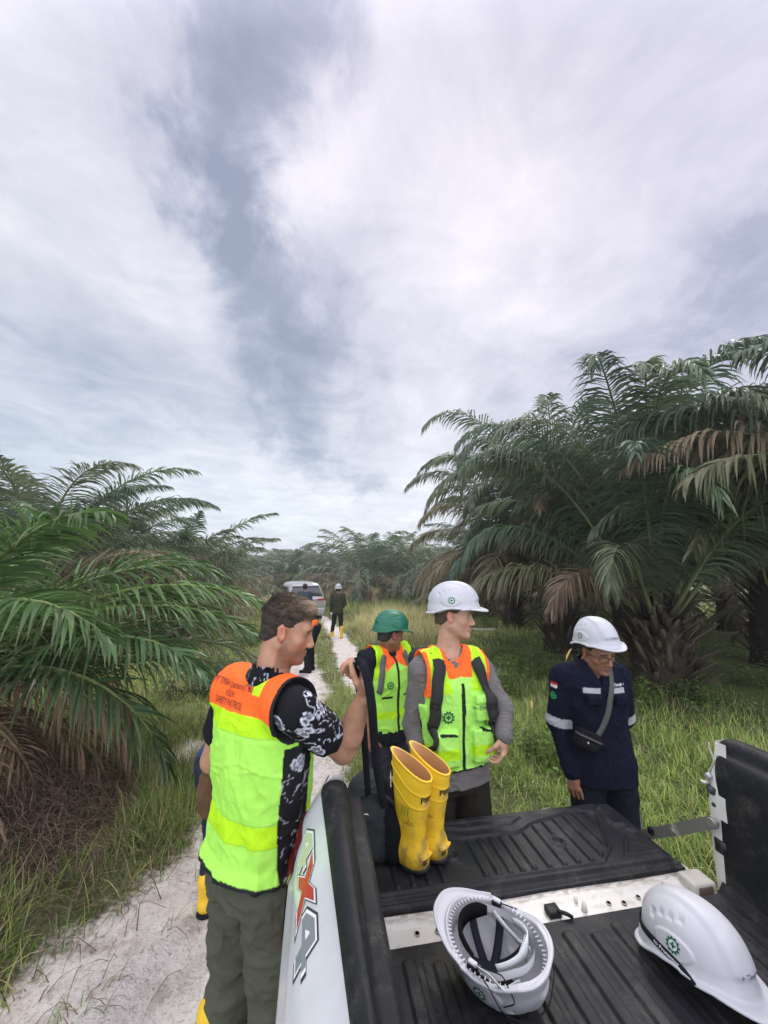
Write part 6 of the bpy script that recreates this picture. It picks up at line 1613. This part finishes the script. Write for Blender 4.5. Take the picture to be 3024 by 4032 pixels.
NAVY = A(.0048, .0062, .016)
def navy(P, N):
    x, y, z = P.T; c = two(NAVY, len(P)); SIL = A(.36, .37, .38); fr = (y > .05) & (np.abs(x) < .16)
    c[(np.abs(z - 1.252) < .0145) & (((x > .035) & (x < .125)) | ((x < -.030) & (x > -.115))) & fr] = SIL
    for q in 'LR':
        sh, el = J['sh' + q], J['el' + q]; ab = el - sh; t_ = (P - sh) @ ab / (ab @ ab); d = np.linalg.norm((P - sh) - t_[:, None] * ab, axis=1); c[(t_ > .83) & (t_ < 1.02) & (d < .085)] = SIL * .95
    shR = J['shR']; r_ = P - shR
    o_ = (x > shR[0] + .035) & (z < shR[2] - .02) & (z > shR[2] - .055) & (y > -.02) & (y < .03); c[o_ & (z > shR[2] - .0375)] = (.45, .02, .03); c[o_ & (z <= shR[2] - .0375)] = (.65, .65, .65)
    c[(np.abs(x) < .0015) & fr] *= .4
    for (x0, x1) in ((.035, .125), (-.030, -.115)):
        a, b_ = min(x0, x1), max(x0, x1); e = np.minimum(np.minimum(x - a, b_ - x), np.minimum(1.225 - z, z - 1.175)); c[fr & (np.abs(e) < .0022)] *= .35
    return c
S_ = torso_shirt(J, off=.018, z0=.80, sleeves=(.076, .064, .056, .044))
S_.cone(J['neck'] + A(-.055, .02, -.005), J['neck'] + A(-.050, .085, -.05), .018, .014, k=.01, w=(1, 0, 0), wr=1.9); S_.cone(J['neck'] + A(.055, .02, -.005), J['neck'] + A(.050, .085, -.05), .018, .014, k=.01, w=(1, 0, 0), wr=1.9)
S_.cone(J['neck'] + A(0, .07, .02), J['neck'] + A(0, .13, -.085), .040, .008, k=.004, kind='-')
S_.box((.04, .085, 1.185), (.12, .150, 1.228), .008, k=.006); S_.box((-.11, .085, 1.185), (-.035, .150, 1.228), .008, k=.006)
shirt = solid_obj('work_shirt', S_, .0045, clothm, p.root, col=navy, disp=lambda P, N: wrinkle(.009, .08, 91, (1, 1, .7))(P, N) + wrinkle(.004, .035, 95)(P, N))
tv = bvh(shirt)
decal('chest_lettering', text_shape('+ Timah o', .024, .0005), tv, A(-.072, .15, 1.282), A(-1, 0, 0), A(0, 0, 1), inkm, p.root, (.55, .57, .60), eps=.004)
decal('sleeve_emblem', gear_shape(.022), tv, J['shR'] + A(.085, .03, -.095), unit(A(-.55, -.83, 0)) * -1 * A(1, 1, 1) * -1 if False else A(.45, -.9, 0) * -1, A(0, 0, 1), inkm, p.root, (.03, .35, .10), eps=.004)
S_ = trouser_ops(J, r=(.108, .084, .080, .076), top=1.0, low=.08)
solid_obj('trousers', S_, .008, clothm, p.root, col=(.0085, .0105, .016), disp=wrinkle(.012, .09, 101, (1, 1, .6)))
shoes(p.root, J, (.02, .018, .015), sole=(.02, .02, .02))
cb = thing('crossbody_bag', 'small black bag with grey strap across the navy shirt', 'bag', tuple(p.base), -p.face)
b = MB(); Q, Nn = front_path(tv, [(-.055, 1.375), (-.03, 1.28), (.0, 1.16), (.035, 1.06), (.075, 1.01)], .005, n=26); Q = np.concatenate([[A(-.13, -.12, 1.30), A(-.10, -.06, 1.375), A(-.085, .0, 1.405)], Q]); Nn = np.concatenate([[A(0, -1, .4), A(0, -.3, 1), A(0, .4, 1)], Nn]); ribbon(b, Q, Nn, .029, .0014, (.085, .09, .08)); b.build('grey_strap', webm, cb)
S_ = Solid(); M_ = np.array(Matrix.Rotation(math.radians(-24), 3, 'Y')); S_.frame(A(.135, .130, 1.005), M_); S_.box((-.072, -.028, -.056), (.072, .030, .044), .022, k=.01); S_.cone((-.062, .028, .012), (.058, .028, .012), .007, k=.008); S_.box((-.05, .0, -.05), (.05, .042, -.012), .015, k=.01)
solid_obj('pouch', S_, .004, fabric, cb, col=lambda P, N: np.where(((np.abs(((P - A(.135, .130, 1.005)) @ M_)[:, 2] - .012) < .005))[:, None], A(.08, .075, .08), A(.007, .007, .008)))
b = MB(); b.box((.148, .160, .975), (.155, .167, 1.005), col=(.6, .6, .6), bev=.002); b.build('zip_pull', steel, cb)
bt = thing('water_bottle', 'clear plastic water bottle with blue cap beside the navy man', 'bottle', tuple(px(2500, 3195, 2.40)))
b = MB(); a_ = np.linspace(0, 2 * math.pi, 21)[:-1]; b.loft([[(r_ * math.cos(q), r_ * math.sin(q), z) for q in a_] for (z, r_) in ((-.12, .028), (-.115, .032), (-.02, .032), (-.015, .030), (.0, .032), (.02, .026), (.045, .013), (.06, .012))]); b.build('bottle_body', mat('clear_plastic', (.9, .95, .97), rough=.08, trans=.92, attr=False), bt)
b = MB(); b.loft([[(r_ * math.cos(q), r_ * math.sin(q), z) for q in a_] for (z, r_) in ((.055, .0165), (.075, .0165), (.078, .014))], col=(.10, .22, .62)); b.build('cap', white_pl, bt)

# ================= the man in the green helmet =================
p = Person('man in green helmet and lime vest looking away, behind the raised strap', .03, 3.10, 142, 1.62)
L = p.loc; J = skeleton(1.62); J['head'] = A(.0, .035, 1.475); J['neck'] = A(0, -.01, 1.36)
for k in ('shL', 'shR'): J[k] = J[k] + A(0, 0, .01)
HM = p.head_basis(62, -8, 0)
S_ = body_ops(J, HM, {'L': (A(0, .1, -1), A(-1, 0, 0), dict(side=1, curl=.5)), 'R': (A(0, .1, -1), A(1, 0, 0), dict(side=-1, curl=.5))})
solid_obj('body', S_, .0055, skinm, p.root, col=skin_color((.25, .125, .075), J['head'], HM, brow=(.02, .015, .01)))
hair_obj(p.root, J['head'], HM, lambda q: A(.030, .026, .024)[None] * (.6 + .8 * vnoise(q * 200, 3))[:, None], vox=.006, thick=.004)
helmet_parts(p.root, (.008, .115, .062), J['head'] + HM @ A(0, .004, .040), HM, front=False)
S_ = torso_shirt(J, off=.008, z0=.80, sleeves=(.068, .058, .05, .04), upto={'L': .42, 'R': .42})
def dk(P, N):
    c = two((.013, .014, .018), len(P))
    for q in 'LR':
        ab = J['el' + q] - J['sh' + q]; t_ = (P - J['sh' + q]) @ ab / (ab @ ab); c[(t_ > .55) & (t_ < .72) & (np.abs(P[:, 0]) > .16 * J['s'])] = (.34, .35, .36)
    return c
solid_obj('dark_shirt', S_, .006, clothm, p.root, col=dk, disp=wrinkle(.007, .07, 111))
S_ = vest_ops(J, .80, off=.026, r_hole=.09, neck_r=.072, vz=1.22, vr=.06, sh=.096)
def vest3(P, N):
    x, y, z = P.T; c = two(LIME, len(P)); fr = y > 0; c[(z > .90) & (z < .95)] = LIME2; c[(z > 1.215 + .6 * (.12 - np.abs(x))) & fr & (z > 1.2)] = ORNG; c[(z > 1.22) & ~fr] = ORNG
    c[(np.abs(x) > .10) & (z > 1.18) & fr] = LIME2; c[(np.abs(x) < .009) & fr] = BLACK; c[(np.abs(z - 1.045) < .006) & (np.abs(x) > .05) & (np.abs(x) < .13) & fr] = BLACK; c[z < .806] = BLACK; return c
vest = solid_obj('hi_vis_vest', S_, .0055, vizm, p.root, col=vest3, disp=wrinkle(.008, .07, 121))
decal('emblem', gear_shape(.028), bvh(vest), A(.075, .15, 1.13), A(-1, 0, 0), A(0, 0, 1), inkm, p.root, (.010, .10, .05), eps=.004)
solid_obj('trousers', trouser_ops(J, top=1.0, low=.08), .008, clothm, p.root, col=(.032, .034, .045), disp=wrinkle(.010, .08, 131)); shoes(p.root, J, sole=(.02, .02, .02))
bp2 = thing('backpack', 'grey strapped black backpack worn by the man in the green helmet', 'backpack', tuple(p.base), -p.face)
S_ = Solid(); S_.box((-.13, -.27, .92), (.13, -.12, 1.33), .05, k=.02); solid_obj('pack_body', S_, .01, fabric, bp2, col=(.012, .012, .014))
for sg in (1, -1):
    b = MB(); Q, Nn = front_path(bvh(vest), [(sg * .10, 1.33), (sg * .13, 1.22), (sg * .145, 1.08)], .006, n=14); Q = np.concatenate([[A(sg * .10, -.12, 1.32), A(sg * .10, -.04, 1.405)], Q]); Nn = np.concatenate([[A(0, -.6, 1), A(0, .1, 1)], Nn]); ribbon(b, Q, Nn, .042, .004, (.12, .12, .115)); b.build('shoulder_strap', fabric, bp2)


# ================= figures farther down the track =================
def far_person(label, x, y, face, h, J=None, shirt=(.03, .03, .03), pants=(.012, .012, .016), skin=(.25, .13, .08), hair=(.015, .012, .01), helmet=None, boots=None, vx=.014, head=(None, 0, 0), shoe=(.02, .02, .02), sole=(.5, .5, .5), torso_M=None, cloth='jacket', sl=1.0, colf=None, z0=.84, boot_h=.34):
    p = Person(label, x, y, face, h); J = J or skeleton(h); yaw = face if head[0] is None else head[0]; HM = p.head_basis(yaw, head[1], head[2])
    S_ = body_ops(J, HM, {'L': (J['wrL'] - J['elL'], A(-1, 0, 0), dict(side=1, curl=.5)), 'R': (J['wrR'] - J['elR'], A(1, 0, 0), dict(side=-1, curl=.5))}, torso_M=torso_M)
    solid_obj('body', S_, vx * .75, skinm, p.root, col=skin_color(skin, J['head'], HM)); hair_obj(p.root, J['head'], HM, lambda q: two(hair, len(q)), vox=vx * .6, thick=.012)
    S_ = Solid(); s = J['s']
    if torso_M is not None: S_.frame(*torso_M)
    S_.loft(secs(TORSO, s, .018, .018, z0=z0 * s), k=.02); S_.frame()
    for q in 'LR':
        S_.cone(J['neck'] + A(0, 0, -.045) * (torso_M is None), J['sh' + q], .062, .072, k=.03); S_.cone(J['sh' + q], J['el' + q], .070, .058, k=.03); S_.cone(J['el' + q], J['el' + q] + (J['wr' + q] - J['el' + q]) * sl, .054, .044, k=.015)
    solid_obj(cloth, S_, vx, clothm, p.root, col=colf or shirt, disp=wrinkle(.01, .1, 7))
    solid_obj('trousers', trouser_ops(J, r=(.100, .074, .070, .062) if boots is not None else (.100, .078, .074, .070), top=1.0, low=.11 if boots is not None else .06), vx, clothm, p.root, col=pants, disp=wrinkle(.01, .1, 9))
    hb_ = boots is not None; shoes(p.root, J, boots if hb_ else shoe, boot=boot_h if hb_ else None, sole=(.015, .015, .015) if hb_ else sole)
    if helmet: helmet_parts(p.root, helmet, J['head'] + HM @ A(0, 0, .045), HM, emblem=False, front=False)
    return p, J
Jg = skeleton(1.72); Jg['ftL'] = A(-.13, .06, -.055); Jg['anL'] = Jg['anL'] + A(-.07, .12, 0); Jg['knL'] = Jg['knL'] + A(-.03, .06, 0); Jg['anR'] = Jg['anR'] + A(.02, -.05, 0); Jg['elR'] = A(.24, -.02, 1.12); Jg['wrR'] = A(.17, .16, 1.0)
pg, _ = far_person('man in white helmet, olive jacket and yellow boots on the track', -1.56, 13.4, -6, 1.74, Jg, shirt=(.040, .040, .026), helmet=WHT, boots=YEL, head=(-6, 0, 0))
bo = thing('water_bottle', 'small clear bottle held by the man in yellow boots', 'bottle', tuple(pg.base + pg.R.T @ (Jg['wrL'] + A(.06, -.01, -.09)))); b = MB(); b.tube([(-.08, 0, .02), (.06, 0, -.01), (.09, 0, -.012)], [.032, .032, .015], 12, col=(.75, .78, .8)); b.build('bottle_body', white_pl, bo)
far_person('dark haired man standing behind the parked car, mostly hidden', -2.85, 14.2, -10, 1.76, None, shirt=(.05, .06, .09), skin=(.26, .14, .09))
# bending man on the track: hips high, trunk folded forward to the left
def bend(h, back, hips_z=.93, lean=75, hx=0):
    s = h / 1.8; J = skeleton(h); a = math.radians(lean); d = A(0, math.sin(a), math.cos(a)); hp = A(hx, -.10, hips_z * s)
    J['hpL'] = hp + A(-.09, 0, 0); J['hpR'] = hp + A(.09, 0, 0); M_ = np.stack([A(1, 0, 0), A(0, math.cos(a), -math.sin(a)), d], 1)
    o = hp - M_ @ A(0, 0, hips_z * s); P = lambda z, x=0, y=0: o + M_ @ A(x, y, z * s)
    J['neck'] = P(1.50); J['shL'] = P(1.44, -.185); J['shR'] = P(1.44, .185); J['head'] = P(1.63, 0, .06)
    for q, sg in (('L', -1), ('R', 1)): J['el' + q] = J['sh' + q] + A(sg * .02, .02, -.28) * s; J['wr' + q] = J['el' + q] + A(-sg * .04, .10, -.22) * s
    return J, (o, M_)
Jb, tm = bend(1.72, True)
def bendcol(P, N): 
    q = (P - tm[0]) @ tm[1]; c = two((.012, .012, .018), len(P)); c[q[:, 2] < 1.02] = ORNG * .9; return c
far_person('man in dark trousers bending over on the track', -1.50, 8.15, -82, 1.72, Jb, torso_M=tm, colf=bendcol, vx=.011, head=(-82, -60, 0), shoe=(.012, .012, .014), sole=(.62, .6, .58), cloth='shirt', pants=(.010, .010, .013), z0=.92)
Jc, tm2 = bend(1.66, True, lean=62); Jc['anL'] = A(-.10, .0, .09); Jc['anR'] = A(.14, .02, .09)
far_person('stooping man in blue with yellow boots, hidden behind the bareheaded man', -.955, 2.62, 3, 1.66, Jc, torso_M=tm2, shirt=(.035, .055, .12), pants=(.022, .028, .048), boots=YEL, vx=.009, head=(3, -50, 0), cloth='shirt', z0=.90, boot_h=.17)

# ------------------------------------------------------------------ the parked car
car_m = mat('silver_car_paint', rough=.32, metal=.25, spec=.5, coat=.6); cgl = mat('car_glass', rough=.08, spec=.7); tyre = mat('tyre', rough=.85)
CX, CY = -3.60, 18.3
car = thing('parked_car', 'silver people carrier seen from behind, standing on the track ahead', 'car', (CX, CY, float(gz(CX, CY)) + .02), math.radians(23))
SIL = (.33, .33, .32)
def car_ring(y, zb, zt, wb, wm, wt, zm=.95, belt=None):
    """half section mirrored: bottom, sill, waist, roof"""
    pts = [(wb * .9, zb), (wb, zb + .08), (wm, zb + .35 * (zm - zb)), (wm, zm - .1), (wm * .985, zm)]
    if zt > zm + .1: pts += [(wt + (wm - wt) * .72, zm + (zt - zm) * .35), (wt + (wm - wt) * .35, zm + (zt - zm) * .72), (wt, zt - .07), (wt * .86, zt - .01), (wt * .4, zt + .02)]
    else: pts += [(wm * .97, zt - .01), (wm * .94, zt), (wm * .85, zt + .005), (wm * .6, zt + .01), (wm * .3, zt + .012)]
    R_ = [(x, y, z) for x, z in pts]; return R_ + [(-x, y, z) for x, y, z in R_[::-1]]
b = MB(); secs_ = [(-.02, .42, 1.02, .80, .86, .7), (.05, .30, 1.10, .86, .90, .7), (.14, .26, 1.42, .87, .91, .72), (.28, .24, 1.70, .88, .915, .66), (.42, .24, 1.75, .88, .915, .67), (1.2, .22, 1.79, .89, .915, .70), (2.2, .22, 1.78, .89, .915, .69), (2.8, .22, 1.66, .89, .915, .66), (3.35, .22, 1.22, .88, .91, .74), (3.7, .22, 1.06, .88, .90, .7), (4.4, .26, .92, .84, .86, .7), (4.68, .34, .72, .70, .72, .6)]
rings = [car_ring(*q) for q in secs_]; b.loft(rings, col=SIL); body = b.build('body', car_m, car, sharp=40)
b = MB(); b.grid([[(x, y, z) for x in np.linspace(-w_, w_, 7)] for (y, z, w_) in ((.196, 1.585, .62), (.130, 1.44, .68), (.090, 1.30, .73), (.050, 1.155, .78))], col=(.018, .022, .025)); b.build('rear_window', cgl, car)
b = MB(); b.box((-.64, .14, 1.60), (.64, .36, 1.66), col=(.35, .35, .35), bev=.02); b.build('spoiler', car_m, car)
b = MB(); 
for sg in (-1, 1):
    b = MB(); b.grid([[(sg * x, y, z) for (x, y) in ((.50, -.030), (.70, -.034), (.86, -.020), (.93, .06), (.935, .28))] for z in (1.04, .96)], col=(.38, .015, .015)); lp = b.build('tail_lamp', redglass, car)
    b = MB(); b.grid([[(sg * .84, -.032, .95), (sg * .93, .05, .95)], [(sg * .84, -.034, .78), (sg * .93, .04, .70)]], col=(.5, .45, .45)); b.build('reversing_lamp', redglass, car)
    b = MB(); b.grid([[(sg * 1.0 * w_, y, z) for (y, w_) in ((.55, .888), (1.3, .89), (2.1, .89), (2.75, .885))] if k == 0 else [(sg * w_, y, z) for (y, w_) in ((.62, .775), (1.3, .79), (2.1, .79), (2.5, .775))] for k, z in ((0, 1.12), (1, 1.58))], col=(.015, .018, .02)); b.build('side_window', cgl, car)
    b = MB(); b.box((sg * 1.03 - .12, 2.62, 1.02), (sg * 1.03 + .12, 2.78, 1.17), col=(.05, .05, .05), bev=.03); b.build('door_mirror', plast, car)
    for yy in (.85, 3.55):
        b = MB(); a_ = np.linspace(0, 2 * math.pi, 29)[:-1]; b.loft([[(sg * .80 + q, yy + r_ * math.cos(w_), .31 + r_ * math.sin(w_)) for w_ in a_] for (r_, q) in ((.2, -.1), (.32, -.1), (.335, -.08), (.335, .09), (.32, .11), (.2, .11))], col=(.02, .02, .02)); wh = b.build('wheel', tyre, car)
b = MB(); b.box((-.28, -.036, .78), (.28, -.018, .90), col=(.05, .05, .05), bev=.01); b.build('number_plate', plast, car)
b = MB(); b.box((-.86, -.06, .36), (.86, .05, .62), col=(.42, .42, .41), bev=.05); b.box((-.5, -.068, .42), (.5, -.05, .47), col=(.03, .03, .03)); b.build('bumper', car_m, car)
# ------------------------------------------------------------------ air
hm_ = bpy.data.materials.new('humid_air'); hm_.use_nodes = True
for n_ in list(hm_.node_tree.nodes):
    if n_.type == 'BSDF_PRINCIPLED': hm_.node_tree.nodes.remove(n_)
hv_ = hm_.node_tree.nodes.new('ShaderNodeVolumePrincipled'); hv_.inputs['Color'].default_value = (.86, .90, .95, 1); hv_.inputs['Density'].default_value = .0020; hv_.inputs['Anisotropy'].default_value = .3
hm_.node_tree.links.new(hv_.outputs[0], [n_ for n_ in hm_.node_tree.nodes if n_.type == 'OUTPUT_MATERIAL'][0].inputs['Volume'])
b = MB(); b.box((-1600, -100, -6), (1600, 1600, 14)); hz_ = b.build('haze', hm_, smooth=False); hz_['kind'] = 'stuff'; hz_['label'] = 'thin humid air that pales the far palms'
